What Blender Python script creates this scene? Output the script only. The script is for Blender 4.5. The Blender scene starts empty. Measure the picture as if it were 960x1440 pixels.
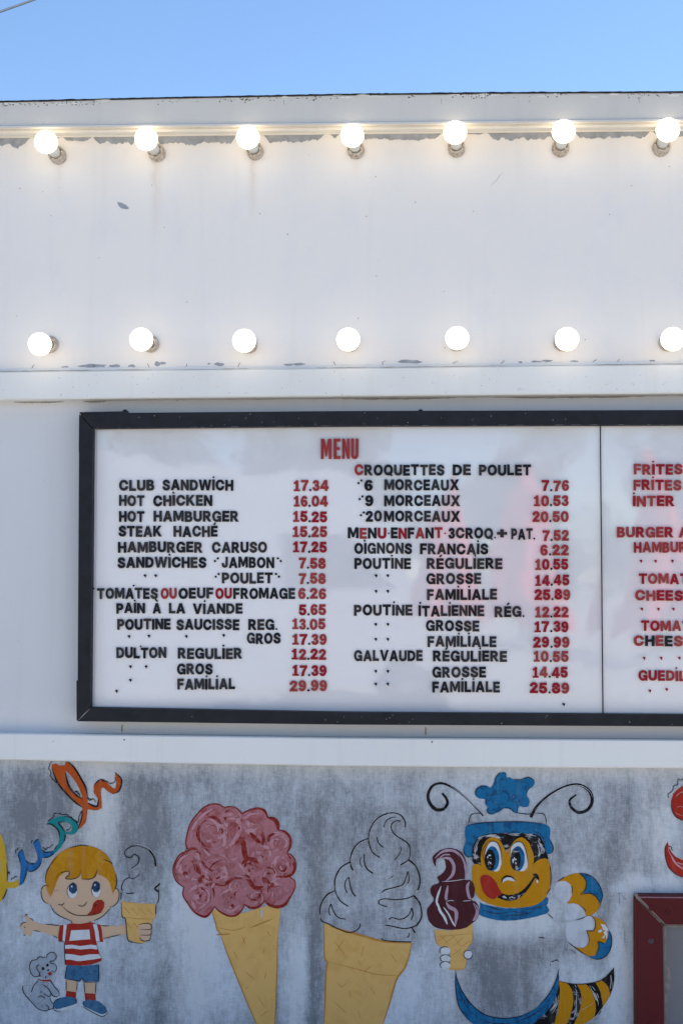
import bpy, bmesh, math, random
from mathutils import Vector, Matrix
from mathutils.geometry import tessellate_polygon
random.seed(7)
S = bpy.context.scene
COL = S.collection

# ------------------------------------------------------------------ camera
F_PX, CX, CY = 2000.0, 480.0, 720.0            # focal length in px of the 960x1440 photo
CAM = Vector((0.0, -4.6, 1.70))
PITCH, YAW, ROLL = math.radians(2.565), math.radians(-3.44), math.radians(0.09)
fwd = Vector((math.cos(PITCH)*math.sin(YAW), math.cos(PITCH)*math.cos(YAW), math.sin(PITCH)))
rt = Vector((math.cos(YAW), -math.sin(YAW), 0.0))
up = rt.cross(fwd)
R2 = math.cos(ROLL)*rt + math.sin(ROLL)*up
U2 = -math.sin(ROLL)*rt + math.cos(ROLL)*up
cd = bpy.data.cameras.new("camera"); cam = bpy.data.objects.new("camera", cd); COL.objects.link(cam)
cd.sensor_fit = 'VERTICAL'; cd.sensor_height = 36.0; cd.lens = F_PX/1440*36.0
cd.clip_start = 0.05; cd.clip_end = 3000
cam.matrix_world = Matrix(((R2.x, U2.x, -fwd.x, CAM.x), (R2.y, U2.y, -fwd.y, CAM.y), (R2.z, U2.z, -fwd.z, CAM.z), (0, 0, 0, 1)))
S.camera = cam

# ------------------------------------------------------------------ sky, sun, exposure
SUN_EL, SUN_AZ = math.radians(46), math.radians(74)   # sun off to the right, a little behind the wall plane: the front is in shade
w = bpy.data.worlds.new("World"); S.world = w; w.use_nodes = True
nt = w.node_tree
sky = nt.nodes.new('ShaderNodeTexSky'); sky.sky_type = 'NISHITA'; sky.sun_disc = False
sky.sun_elevation = SUN_EL; sky.sun_rotation = SUN_AZ
sky.air_density = 1.0; sky.dust_density = 0.0; sky.ozone_density = 4.4
bg = nt.nodes['Background']; bg.inputs['Strength'].default_value = 0.10
nt.links.new(sky.outputs[0], bg.inputs['Color'])
sl = bpy.data.lights.new("sun", 'SUN'); sl.energy = 4.0; sl.angle = math.radians(0.5); sl.color = (1.0, 0.95, 0.87)
so = bpy.data.objects.new("sun", sl); COL.objects.link(so)
sdir = Vector((math.cos(SUN_EL)*math.sin(SUN_AZ), math.cos(SUN_EL)*math.cos(SUN_AZ), math.sin(SUN_EL)))
so.rotation_euler = sdir.to_track_quat('Z', 'Y').to_euler(); so.location = (3, 6, 9)
S.view_settings.view_transform = 'Standard'; S.view_settings.look = 'None'
S.view_settings.gamma = 1.0; S.view_settings.use_curve_mapping = False
S.view_settings.exposure = 1.15
S.cycles.max_bounces = 8

# ------------------------------------------------------------------ helpers
def P(px, py, d=0.0):
    """point seen at photo pixel (px, py) on the plane that stands d metres in front of the wall"""
    v = fwd + R2*((px-CX)/F_PX) + U2*((CY-py)/F_PX)
    return CAM + v*((-d-CAM.y)/v.y)

def link(name, me, parent=None, mats=()):
    o = bpy.data.objects.new(name, me); COL.objects.link(o)
    for m in (mats if isinstance(mats, (list, tuple)) else (mats,)):
        me.materials.append(m)
    if parent is not None: o.parent = parent
    return o

def mesh(name, V, Fc, mats, parent=None, mi=None, smooth=False):
    me = bpy.data.meshes.new(name)
    off = parent.location if parent is not None else Vector((0, 0, 0))
    if parent is not None and parent.parent is not None: off = off + parent.parent.location
    me.from_pydata([tuple(Vector(v)-off) for v in V], [], Fc)
    o = link(name, me, parent, mats)
    if mi:
        for i, p in enumerate(me.polygons): p.material_index = mi[i]
    if smooth:
        for p in me.polygons: p.use_smooth = True
    return o

def thing(name, label, cat, loc=(0, 0, 0), group=None):
    o = bpy.data.objects.new(name, None); COL.objects.link(o); o.location = loc
    o.empty_display_size = 0.05
    o['label'] = label; o['category'] = cat
    if group: o['group'] = group
    return o

class MB:
    """collects faces for one mesh object"""
    def __init__(s): s.V = []; s.F = []; s.M = []
    def add(s, V, Fc, m=0):
        n = len(s.V); s.V += [Vector(v) for v in V]; s.F += [[i+n for i in f] for f in Fc]; s.M += [m]*len(Fc)
    def box(s, a, b, m=0):
        x0, y0, z0 = a; x1, y1, z1 = b
        s.add([(x0,y0,z0),(x1,y0,z0),(x1,y1,z0),(x0,y1,z0),(x0,y0,z1),(x1,y0,z1),(x1,y1,z1),(x0,y1,z1)],
              [(0,3,2,1),(4,5,6,7),(0,1,5,4),(1,2,6,5),(2,3,7,6),(3,0,4,7)], m)
    def fill(s, loops, d, m=0, thick=0.0):
        """flat filled shape from photo-pixel outlines on the plane d"""
        L3 = [[P(x, y, d) for x, y in l] for l in loops]
        flat = [[Vector((q.x, q.z, 0)) for q in l] for l in L3]
        tri = tessellate_polygon(flat)
        vs = [q for l in L3 for q in l]
        fs = []
        for a, b, c in tri:
            A, B, C = vs[a], vs[b], vs[c]
            n = (B-A).cross(C-A)
            fs.append((a, b, c) if n.y < 0 else (a, c, b))
        s.add(vs, fs, m)
        if thick:
            for l in L3:
                n = len(l); bk = [q+Vector((0, thick, 0)) for q in l]
                s.add(l+bk, [(i, (i+1) % n, n+(i+1) % n, n+i) for i in range(n)], m)
    def stroke(s, pts, w, d, m=0, taper=True):
        """ribbon along a photo-pixel path; w = width in px (number or list)"""
        n = len(pts)
        if n < 2: return
        a, b = [], []
        for i, (x, y) in enumerate(pts):
            x0, y0 = pts[max(i-1, 0)]; x1, y1 = pts[min(i+1, n-1)]
            dx, dy = x1-x0, y1-y0; L = math.hypot(dx, dy) or 1
            t = i/(n-1)
            ww = w if not isinstance(w, (list, tuple)) else w[min(int(t*(len(w)-1)), len(w)-2)]*(1-(t*(len(w)-1) % 1 if t < 1 else 1)) + w[min(int(t*(len(w)-1)), len(w)-2)+1]*((t*(len(w)-1) % 1) if t < 1 else 1)
            if taper: ww *= min(1, 0.25+3*min(t, 1-t))
            ww *= 0.5
            a.append(P(x-dy/L*ww, y+dx/L*ww, d)); b.append(P(x+dy/L*ww, y-dx/L*ww, d))
        fs = [(i, i+1, n+i+1, n+i) for i in range(n-1)]
        s.add(a+b, fs, m)
    def build(s, name, mats, parent=None, smooth=False):
        return mesh(name, s.V, s.F, mats, parent, s.M, smooth)

def cr(flat, closed=True, k=4, f=None):
    """Catmull-Rom through a flat list x,y,x,y.. ; f maps crop coordinates to photo pixels; repeated points make corners"""
    pts = [(flat[i], flat[i+1]) for i in range(0, len(flat), 2)]
    if f: pts = [f(*p) for p in pts]
    n = len(pts); out = []
    for i in range(n if closed else n-1):
        p0 = pts[(i-1) % n] if closed or i > 0 else pts[0]
        p1 = pts[i]; p2 = pts[(i+1) % n]
        p3 = pts[(i+2) % n] if closed or i+2 < n else pts[-1]
        if p1 == p2: continue
        for j in range(k):
            t = j/k; t2 = t*t; t3 = t2*t
            out.append(tuple(0.5*(2*p1[c]+(p2[c]-p0[c])*t+(2*p0[c]-5*p1[c]+4*p2[c]-p3[c])*t2+(3*p1[c]-p0[c]-3*p2[c]+p3[c])*t3) for c in (0, 1)))
    if not closed: out.append(pts[-1])
    return out

def straight(flat, f=None):
    pts = [(flat[i], flat[i+1]) for i in range(0, len(flat), 2)]
    return [f(*p) for p in pts] if f else pts

def frame(ox, oy, s): return lambda x, y: (ox+x/s, oy+y/s)

def ell(cx, cy, rx, ry, f=None, n=20, a0=0, a1=360, wob=0.0):
    o = []
    full = (a1-a0) == 360
    for i in range(n if full else n+1):
        a = math.radians(a0+(a1-a0)*i/n); r = 1+random.uniform(-wob, wob)
        o.append((cx+rx*r*math.cos(a), cy+ry*r*math.sin(a)))
    return [f(*p) for p in o] if f else o

def lathe(prof, n=24):
    V = []; Fc = []
    for r, z in prof:
        for i in range(n):
            a = 2*math.pi*i/n; V.append((r*math.cos(a), r*math.sin(a), z))
    for j in range(len(prof)-1):
        for i in range(n):
            Fc.append((j*n+i, j*n+(i+1) % n, (j+1)*n+(i+1) % n, (j+1)*n+i))
    return V, Fc

# ------------------------------------------------------------------ materials
class NT:
    def __init__(s, name):
        s.m = bpy.data.materials.new(name); s.m.use_nodes = True; s.t = s.m.node_tree
        s.b = s.t.nodes['Principled BSDF']
    def n(s, typ, **kw):
        x = s.t.nodes.new(typ)
        for k, v in kw.items():
            if k in x.inputs: 
                if hasattr(v, 'is_linked'): s.t.links.new(v, x.inputs[k])
                else: x.inputs[k].default_value = v
            else: setattr(x, k, v)
        return x
    def l(s, a, b): s.t.links.new(a, b)
    def coord(s, sx=1, sy=1, sz=1):
        g = s.n('ShaderNodeNewGeometry')
        v = s.n('ShaderNodeVectorMath', operation='MULTIPLY'); s.l(g.outputs['Position'], v.inputs[0]); v.inputs[1].default_value = (sx, sy, sz)
        return v.outputs[0]
    def noise(s, vec, scale, detail=4, rough=0.6, dist=0.0):
        x = s.n('ShaderNodeTexNoise'); s.l(vec, x.inputs['Vector'])
        x.inputs['Scale'].default_value = scale; x.inputs['Detail'].default_value = detail
        x.inputs['Roughness'].default_value = rough; x.inputs['Distortion'].default_value = dist
        return x.outputs['Fac']
    def ramp(s, fac, lo, hi, a=0.0, b=1.0):
        x = s.n('ShaderNodeMapRange'); s.l(fac, x.inputs['Value'])
        for k, v in (('From Min', lo), ('From Max', hi), ('To Min', a), ('To Max', b)): x.inputs[k].default_value = v
        return x.outputs[0]
    def math(s, op, a, b=0.0):
        x = s.n('ShaderNodeMath', operation=op)
        for i, v in enumerate((a, b)):
            if hasattr(v, 'is_linked'): s.l(v, x.inputs[i])
            else: x.inputs[i].default_value = v
        return x.outputs[0]
    def mix(s, fac, a, b):
        x = s.n('ShaderNodeMix', data_type='RGBA')
        if hasattr(fac, 'is_linked'): s.l(fac, x.inputs[0])
        else: x.inputs[0].default_value = fac
        for i, v in ((6, a), (7, b)):
            if hasattr(v, 'is_linked'): s.l(v, x.inputs[i])
            else: x.inputs[i].default_value = (*v, 1)
        return x.outputs[2]
    def bump(s, h, strength=0.2, dist=0.002):
        x = s.n('ShaderNodeBump'); s.l(h, x.inputs['Height']); x.inputs['Strength'].default_value = strength; x.inputs['Distance'].default_value = dist
        s.l(x.outputs[0], s.b.inputs['Normal'])
    def done(s, col, rough=0.5, spec=0.5, metal=0.0):
        if hasattr(col, 'is_linked'): s.l(col, s.b.inputs['Base Color'])
        else: s.b.inputs['Base Color'].default_value = (*col, 1)
        s.b.inputs['Roughness'].default_value = rough
        s.b.inputs['Specular IOR Level'].default_value = spec
        s.b.inputs['Metallic'].default_value = metal
        return s.m

def painted(name, c, var=0.10, stain=(0.42, 0.36, 0.28), amt=0.25, rough=0.55, streak=True, spec=0.3):
    """weathered painted sheet: soft tone drift, faint vertical run marks, a few specks"""
    t = NT(name)
    big = t.noise(t.coord(1, 1, 0.7), 1.6, 3)
    run = t.noise(t.coord(9, 1, 0.5), 2.2, 4)
    fine = t.noise(t.coord(), 120, 2)
    dark = tuple(v*(1-var) for v in c)
    col = t.mix(t.ramp(big, 0.35, 0.65), dark, c)
    if streak: col = t.mix(t.ramp(run, 0.56, 0.78, 0, amt), col, stain)
    spk = t.noise(t.coord(), 46, 2, 0.5)
    col = t.mix(t.ramp(spk, 0.735, 0.76, 0, 0.45), col, stain)
    t.bump(t.math('ADD', t.math('MULTIPLY', big, 6.0), t.math('MULTIPLY', fine, 0.3)), 0.25, 0.003)
    return t.done(col, rough, spec)

def plain(name, c, rough=0.5, spec=0.5, metal=0.0, var=0.15, scale=30):
    t = NT(name)
    n = t.noise(t.coord(), scale, 4)
    col = t.mix(t.ramp(n, 0.3, 0.7), tuple(v*(1-var) for v in c), tuple(min(1, v*(1+var*0.5)) for v in c))
    return t.done(col, rough, spec, metal)

def brush(name, c, c2, amt=0.6, wear=0.0, wearc=(0.33, 0.35, 0.38), scale=35, rough=0.45, sx=1.0, sz=1.0, lo=0.48, hi=0.62):
    """hand brushed sign paint: two tones laid unevenly, worn through in flecks"""
    t = NT(name)
    n = t.noise(t.coord(sx, 1, sz), scale, 5, 0.65, 0.8)
    col = t.mix(t.ramp(n, lo, hi, 0, amt), c, c2)
    if wear:
        f = t.noise(t.coord(1, 1, 1), scale*2.6, 4, 0.7, 0.4)
        col = t.mix(t.ramp(f, 0.72-wear*0.25, 0.75-wear*0.25), col, wearc)
    st = t.noise(t.coord(7, 1, 0.8), 6.0, 4, 0.65)
    col = t.mix(t.ramp(st, 0.50, 0.78, 0, 0.30), col, tuple(0.55*v+0.45*q for v, q in zip(c, wearc)))
    ch = t.noise(t.coord(1, 1, 1), 18, 6, 0.75)
    col = t.mix(t.ramp(ch, 0.70, 0.715, 0, 0.55), col, wearc)
    t.bump(n, 0.15, 0.001)
    return t.done(col, rough, 0.06)

M = {}
BULB = 1.6
GL={'C':(883,[[599,990,762,889,859,724,890,586,643,586,544,744,455,766,353,737,281,652,251,499,281,347,350,266,549,261,617,342,637,414,893,414,821,188,688,52,505,-10,370,-5,219,52,101,162,24,314,0,499,24,685,101,838,219,947,371,1005]]),'E':(675,[[0,0,0,1000,670,1000,670,760,253,760,253,625,641,625,641,385,253,385,253,240,675,240,675,0]]),'F':(664,[[0,0,0,1000,664,1000,664,760,253,760,253,612,625,612,625,373,253,373,253,0]]),'G':(877,[[864,651,615,651,573,735,518,770,455,778,355,753,289,683,255,580,250,428,280,316,345,247,436,222,527,235,588,281,605,349,453,349,453,557,868,557,868,0,665,0,655,83,610,27,505,-7,403,-11,251,26,119,133,39,282,0,450,10,619,69,787,170,918,312,995,463,1010,623,985,755,908,838,794]]),'H':(811,[[0,1000,253,1000,253,630,558,630,558,1000,811,1000,811,0,558,0,558,390,253,390,253,0,0,0]]),'J':(654,[[402,1000,654,1000,645,226,615,143,561,75,492,25,327,-12,163,25,93,75,40,143,9,225,-1,435,251,435,265,263,304,233,366,239,398,286]]),'L':(651,[[0,1000,253,1000,253,240,651,240,651,0,0,0]]),'O':(906,[[537,1005,688,947,806,837,881,685,906,499,881,314,806,162,688,52,537,-5,370,-5,219,52,101,162,24,314,0,499,24,685,101,838,219,947,370,1005],[384,753,302,688,255,559,265,389,326,284,417,237,522,246,604,311,652,440,642,611,581,717,490,763]]),'S':(769,[[521,996,672,911,754,770,771,636,528,636,496,733,431,766,295,728,295,682,691,506,761,399,769,247,726,139,642,54,463,-12,258,0,101,86,33,183,-6,374,247,374,291,259,445,236,515,295,492,343,165,463,64,561,29,697,52,817,164,948,333,1008]]),'T':(792,[[0,1000,792,1000,792,760,523,760,523,0,271,0,271,760,0,760]]),'U':(812,[[0,1000,251,1000,262,321,320,253,469,242,541,300,559,377,559,1000,812,1000,808,294,762,169,673,70,550,6,332,-10,196,34,91,116,22,230,0,359]]),'Z':(748,[[0,760,0,1000,743,1000,743,826,145,-14,57,233,748,240,748,0,2,0,2,173,601,1014,689,767]]),'0':(742,[[449,1005,580,945,674,832,729,681,742,405,706,238,632,105,518,17,373,-12,229,17,113,105,39,239,0,499,40,761,114,894,227,982,299,1005],[332,759,283,703,248,499,283,297,331,241,414,241,463,297,498,499,463,703,414,759]]),'2':(692,[[461,995,602,903,675,755,658,580,468,326,250,117,238,240,692,240,692,0,1,0,1,179,426,682,401,751,291,758,252,697,246,608,-4,608,23,801,123,940,283,1008]]),'3':(660,[[11,680,60,874,175,979,330,1010,495,974,602,873,628,735,592,599,534,537,608,485,661,343,640,187,536,51,331,-10,155,31,40,156,-8,336,242,361,274,253,325,216,378,234,404,312,382,382,323,415,226,415,226,621,314,627,367,652,381,715,364,762,325,780,287,762,256,674]]),'5':(708,[[11,433,75,1000,666,1000,666,760,295,760,277,590,178,630,364,707,542,659,663,529,708,347,687,219,585,70,476,8,290,-8,133,54,30,179,-6,363,236,363,304,242,404,246,453,321,429,423,322,462,211,412]]),'6':(675,[[671,721,609,894,503,984,352,1010,201,968,78,815,14,599,9,403,59,176,182,31,344,-10,504,26,620,136,671,320,640,474,546,604,407,657,288,625,241,565,263,662,309,753,355,780,394,761,427,696],[343,433,296,419,268,377,264,314,280,251,315,220,348,213,380,223,408,253,419,316,407,384,379,420]]),'7':(698,[[0,1000,698,1000,698,803,554,581,452,323,402,0,127,0,185,338,305,608,416,763,0,759]]),'8':(728,[[478,996,618,912,692,769,692,654,646,547,510,449,512,596,677,470,729,301,707,184,598,54,428,-8,236,4,84,90,18,186,-1,346,74,504,220,598,217,446,79,546,33,655,47,820,148,947,303,1008],[293,735,299,663,406,647,440,719,398,764],[276,359,266,266,334,231,460,271,460,349,387,391]]),'9':(675,[[4,279,66,106,172,16,322,-10,474,32,596,185,660,401,665,597,616,824,492,969,331,1010,170,974,55,864,4,680,35,526,128,396,267,343,386,375,434,435,411,338,365,247,319,220,280,239,248,304],[331,567,378,581,406,623,410,686,394,749,359,780,327,787,294,777,267,747,255,684,267,616,295,580]]),'1':(585,[[223,1000,434,1000,434,179,585,179,585,0,0,0,0,179,175,179,175,689,9,642,9,830,124,882]]),'I':(259,[[0,0,259,0,259,1000,0,1000]]),'4':(773,[[380,1000,654,1000,654,418,773,418,773,177,654,177,654,0,408,0,408,177,0,177,0,359],[408,418,428,716,270,417]]),'A':(906,[[319,1000,587,1000,917,0,644,0,583,193,323,193,261,0,-11,0],[392,420,514,420,453,684]]),'B':(745,[[0,0,0,1000,438,1000,571,964,663,872,685,744,653,618,602,564,661,531,725,435,746,311,715,167,620,51,467,0],[253,226,427,226,476,251,494,311,472,372,417,401,253,401],[253,623,387,623,424,649,437,697,419,747,386,774,253,774]]),'D':(820,[[0,0,0,1000,433,994,600,940,722,833,796,683,820,502,796,319,721,168,596,61,433,6],[253,241,397,245,523,322,567,445,557,606,499,709,392,760,253,760]]),'P':(726,[[0,0,0,1000,439,995,565,956,659,878,727,718,714,540,658,435,565,357,440,317,253,313,253,0],[253,552,398,552,457,585,475,650,446,737,382,760,253,760]]),'R':(802,[[0,0,0,1000,440,996,565,959,660,883,722,724,707,555,623,443,559,406,821,3,527,0,310,349,253,349,253,0],[253,575,398,575,448,604,471,678,446,738,391,760,253,760]]),'K':(858,[[0,0,0,1000,253,1000,238,622,544,1000,844,990,480,573,876,4,570,0,308,388,253,329,253,0]]),'M':(1000,[[0,0,0,1000,293,1000,500,468,707,1000,1000,1000,1000,0,755,0,779,610,585,85,415,85,221,610,245,0]]),'N':(821,[[0,0,0,1000,247,1000,590,417,571,1000,821,1000,821,0,579,0,230,593,250,0]]),'V':(906,[[-11,1000,261,1000,453,316,644,1000,917,1000,582,0,324,0]]),'W':(1264,[[-7,1000,250,1000,359,346,506,1000,758,1000,905,346,1015,1000,1271,1000,1041,0,780,0,632,641,484,0,223,0]]),'X':(925,[[-20,2,297,510,-1,999,299,1000,462,717,625,1000,926,999,628,510,944,2,644,0,462,299,280,0]]),'Y':(906,[[-20,1000,272,1000,453,647,634,1000,926,1000,580,389,580,0,325,0,325,389]]),'Q':(915,[[537,1005,688,947,806,837,881,685,906,499,881,314,806,162,688,52,537,-5,370,-5,219,52,101,162,24,314,0,499,24,685,101,838,219,947,370,1005],[384,753,302,688,255,559,265,389,326,284,417,237,522,246,604,311,652,440,642,611,581,717,490,763]]),'+':(698,[[226,123,226,358,0,358,0,604,226,604,226,840,472,840,472,604,698,604,698,358,472,358,472,123]])}
# ------------------------------------------------------------------ ground and setting
def grid_plane(x0, x1, y0, y1, z): return [(x0,y0,z),(x1,y0,z),(x1,y1,z),(x0,y1,z)], [(0,1,2,3)]
t = NT('pale_gravel_ground')
n1 = t.noise(t.coord(), 3.0, 5); n2 = t.noise(t.coord(), 90, 3)
M['ground'] = t.done(t.mix(t.ramp(n1, 0.3, 0.7), (0.36, 0.33, 0.29), (0.46, 0.425, 0.375)), 0.9, 0.3)
V, Fc = grid_plane(-1500, 1500, -1500, 1500, 0.0)
o = mesh('ground', V, Fc, M['ground']); o['kind'] = 'structure'
M['pavement'] = plain('concrete_pavement', (0.52, 0.49, 0.44), 0.85, 0.3, scale=8)
mb = MB(); mb.box((-6, -3.2, 0.004), (6, 0.3, 0.12)); o = mb.build('pavement', M['pavement']); o['kind'] = 'structure'

# ------------------------------------------------------------------ the snack bar: wall sections and trim, every level read off the photo
XL, XR = -260.0, 1860.0                         # wall ends, photo px
D_UP, D_BAND, D_MID, D_LEDGE, D_MUR, D_FASC = 0.030, 0.058, 0.000, 0.045, 0.012, 0.115
def lev(pts):
    """height line through photo points -> function of px, straight beyond its ends"""
    def f(x):
        if x <= pts[0][0]: a, b = pts[0], pts[1]
        elif x >= pts[-1][0]: a, b = pts[-2], pts[-1]
        else:
            for a, b in zip(pts, pts[1:]):
                if a[0] <= x <= b[0]: break
        return a[1]+(b[1]-a[1])*(x-a[0])/(b[0]-a[0])
    return f
Y_ROOF = lev([(0, 143), (240, 137.5), (480, 133), (720, 130.5), (960, 129.5)])
Y_FLIP = lev([(0, 180.5), (480, 176), (960, 170.5)])        # lower lip of the roof fascia
Y_BT = lev([(0, 522.5), (480, 517.5), (960, 512)])          # trim board over the menu, top
Y_BB = lev([(0, 562), (480, 557), (960, 553)])
Y_LT = lev([(0, 1031), (140, 1033), (480, 1037.5), (960, 1040.5)])    # lower ledge, front top edge
Y_LB = lev([(0, 1068.5), (240, 1073.7), (480, 1077.5), (780, 1079.8), (960, 1080.3)])
XS = [XL] + [i*60.0 for i in range(0, 17)] + [1300.0, XR]

def board(mb, ytop, ybot, d0, d1, m=0, bevel=0.004):
    """long board: front face at d1, back at d0, following its own (not quite level) edges"""
    prof = []
    rows = []
    for x in XS:
        a, b = P(x, ytop(x), d1), P(x, ybot(x), d1)
        X = (a.x+b.x)/2
        rows.append([(X, -d0, a.z), (X, -d1+bevel, a.z), (X, -d1, a.z-bevel), (X, -d1, b.z+bevel), (X, -d1+bevel, b.z), (X, -d0, b.z)])
    k = len(rows[0]); V = [v for r in rows for v in r]; Fc = []
    for i in range(len(rows)-1):
        for j in range(k):
            Fc.append((i*k+j, i*k+(j+1) % k, (i+1)*k+(j+1) % k, (i+1)*k+j))
    Fc.append(tuple(range(k))); Fc.append(tuple(reversed([(len(rows)-1)*k+j for j in range(k)])))
    mb.add(V, Fc, m)

M['up'] = painted('old_white_paint', (0.80, 0.80, 0.80), 0.05, amt=0.10)
M['mid'] = painted('pale_grey_sheet', (0.65, 0.645, 0.645), 0.04, amt=0.10)
M['trim'] = painted('white_trim_paint', (0.77, 0.76, 0.725), 0.05, amt=0.12)
M['fascia'] = painted('roof_fascia_paint', (0.70, 0.65, 0.575), 0.04, amt=0.10)
M['cream'] = plain('cream_moulding_paint', (0.80, 0.76, 0.68), 0.5, 0.3, var=0.08, scale=9)
M['bare'] = plain('bare_grey_sheet', (0.36, 0.375, 0.40), 0.6, 0.3, var=0.25, scale=40)
M['tar'] = plain('black_roofing_felt', (0.025, 0.025, 0.028), 0.8, 0.3)
M['rust'] = plain('rust', (0.42, 0.29, 0.17), 0.8, 0.2, var=0.4, scale=150)
M['grime_shade'] = plain('grime_and_painted_shade', (0.36, 0.33, 0.29), 0.9, 0.2, var=0.3, scale=30)
M['dirt'] = plain('dark_dirt', (0.09, 0.07, 0.055), 0.9, 0.2, var=0.4, scale=80)

bar = thing('snack_bar', 'white painted snack bar building with flat roof, peeling upper wall and white trim boards', 'building')
BAR = bar
xl, xr = P(XL, 700, 0).x, P(XR, 700, 0).x
ztop = P(480, 133, D_FASC).z
# sealed body behind the front skins
mb = MB(); mb.box((xl, 0.02, 0.0), (xr, 4.0, ztop-0.06)); mb.build('rear_walls', M['mid'], bar)
mb = MB(); mb.box((xl-0.08, -0.07, ztop-0.055), (xr+0.08, 4.08, ztop-0.012)); mb.build('roof', M['tar'], bar)

# upper wall with peeled patches (second material) set a hair proud
def jag(x0, x1, yt, yb, amp, step=2.2, ends=True):
    """ragged band: straight top edge, broken lower edge"""
    xs = []; x = x0
    while x < x1: xs.append(x); x += step*random.uniform(0.5, 1.5)
    xs.append(x1)
    top = [(x, yt(x)) for x in xs]; bot = []
    r = 0.0
    for x in xs:
        r = r*0.78+random.uniform(-1, 1)*amp*0.42+random.choice((0, 0, 0, 0, 1, -1))*amp*0.3
        e = min(1.0, (x-x0)/9.0, (x1-x)/9.0) if ends else 1.0
        bot.append((x, yt(x)+max(0.6, (yb(x)-yt(x)+r)*max(0.15, e))))
    return top+bot[::-1]
def blob(x0, y0, x1, y1, n=14, amp=0.28):
    cx, cy, rx, ry = (x0+x1)/2, (y0+y1)/2, (x1-x0)/2, (y1-y0)/2
    return [(cx+rx*(1+random.uniform(-amp, amp*0.3))*math.cos(2*math.pi*i/n), cy+ry*(1+random.uniform(-amp*1.6, amp*0.4))*math.sin(2*math.pi*i/n)) for i in range(n)]

mb = MB()
a0, a1 = P(XL, Y_FLIP(XL), D_UP), P(XR, Y_BT(XR), D_UP)
mb.box((xl, -D_UP, P(480, 517, D_UP).z-0.04), (xr, 0.018, ztop-0.062), 0)
dp = D_UP+0.0006
Y_MB = lev([(0, 194.5), (480, 189), (960, 184.5)])          # foot of the cream moulding
for x0, x1, h, am in ((-40, 43, 12, 5), (43, 88, 1.6, 1), (86, 132, 4.5, 2), (130, 217, 8, 4), (217, 334, 11, 4), (334, 352, 2, 1), (370, 457, 10, 4), (463, 478, 8, 3),
                      (505, 622, 7.5, 3), (622, 684, 1.8, 1), (684, 803, 9, 4), (806, 915, 8, 3), (915, 1040, 7, 3)):
    J = jag(x0, x1, lambda x: Y_MB(x)-2, lambda x: Y_MB(x)+h, am); mb.fill([J], dp, 1)
    low = J[len(J)//2:]
    for k in range(0, len(low)-6, 5):
        if random.random() < 0.6: mb.stroke([(x, y+0.7) for x, y in low[k:k+random.randint(3, 6)]], random.uniform(0.9, 1.8), dp+random.uniform(0.001, 0.004), 0)
for b in ((110, 511.5, 152, 518), (153, 511.5, 171, 518), (180, 512, 191, 518), (217, 508, 226, 516), (224, 508, 234, 513), (300, 509.5, 316, 515), (292, 510, 296, 513), (398, 511, 412, 515), (410, 510, 430, 514),
          (87, 514, 97, 519), (556, 505.5, 595, 512), (728, 508, 735, 511), (744, 507, 762, 510.5), (760, 505.5, 778, 509), (800, 506.5, 813, 509.5), (911, 506, 921, 509)):
    mb.fill([blob(*b)], dp, 1)
mb.fill([straight([165, 284, 171, 285, 178, 288.5, 182, 293, 178, 294.5, 171, 293, 167, 289.5])], dp, 1)
# scuffs and specks
for q in ([688, 262, 694, 257, 698, 253, 702, 247, 708, 242], [531, 366, 533, 369]):
    mb.stroke(straight(q), 0.9, dp, 3)
for i in range(26):
    x, y = random.uniform(0, 960), random.uniform(215, 500)
    mb.fill([ell(x, y, random.uniform(0.4, 0.9), random.uniform(0.4, 0.9), n=6)], dp, 2)
# cracks in the paint along the trim board
for x0 in (40, 130, 205, 262, 330, 470, 537, 636, 700, 760, 831, 865):
    x = x0; y = Y_BT(x)-1; pts = [(x, y)]
    for k in range(5):
        x += random.uniform(-2, 4); y -= random.uniform(0.5, 2.4); pts.append((x, y))
    mb.stroke(pts, 0.7, dp+0.0002, 2)

# front paint with rust runs below the lamp sockets
t = NT('old_white_paint_with_rust_runs')
big = t.noise(t.coord(1, 1, 0.7), 1.6, 3); run = t.noise(t.coord(9, 1, 0.5), 2.2, 4); fine = t.noise(t.coord(), 120, 2)
col = t.mix(t.ramp(big, 0.35, 0.65), (0.84, 0.79, 0.735), (0.87, 0.81, 0.74))
col = t.mix(t.ramp(run, 0.56, 0.8, 0, 0.10), col, (0.45, 0.42, 0.40))
cl = t.noise(t.coord(1.6, 1, 1), 5.0, 5, 0.62)
col = t.mix(t.ramp(cl, 0.52, 0.74, 0, 0.30), col, (0.72, 0.71, 0.735))
g = t.n('ShaderNodeSeparateXYZ'); geo = t.n('ShaderNodeNewGeometry'); t.l(geo.outputs['Position'], g.inputs[0])
wob = t.math('MULTIPLY', t.math('SUBTRACT', t.noise(t.coord(1, 1, 1), 20, 4), 0.5), 0.03)
acc = None
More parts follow.
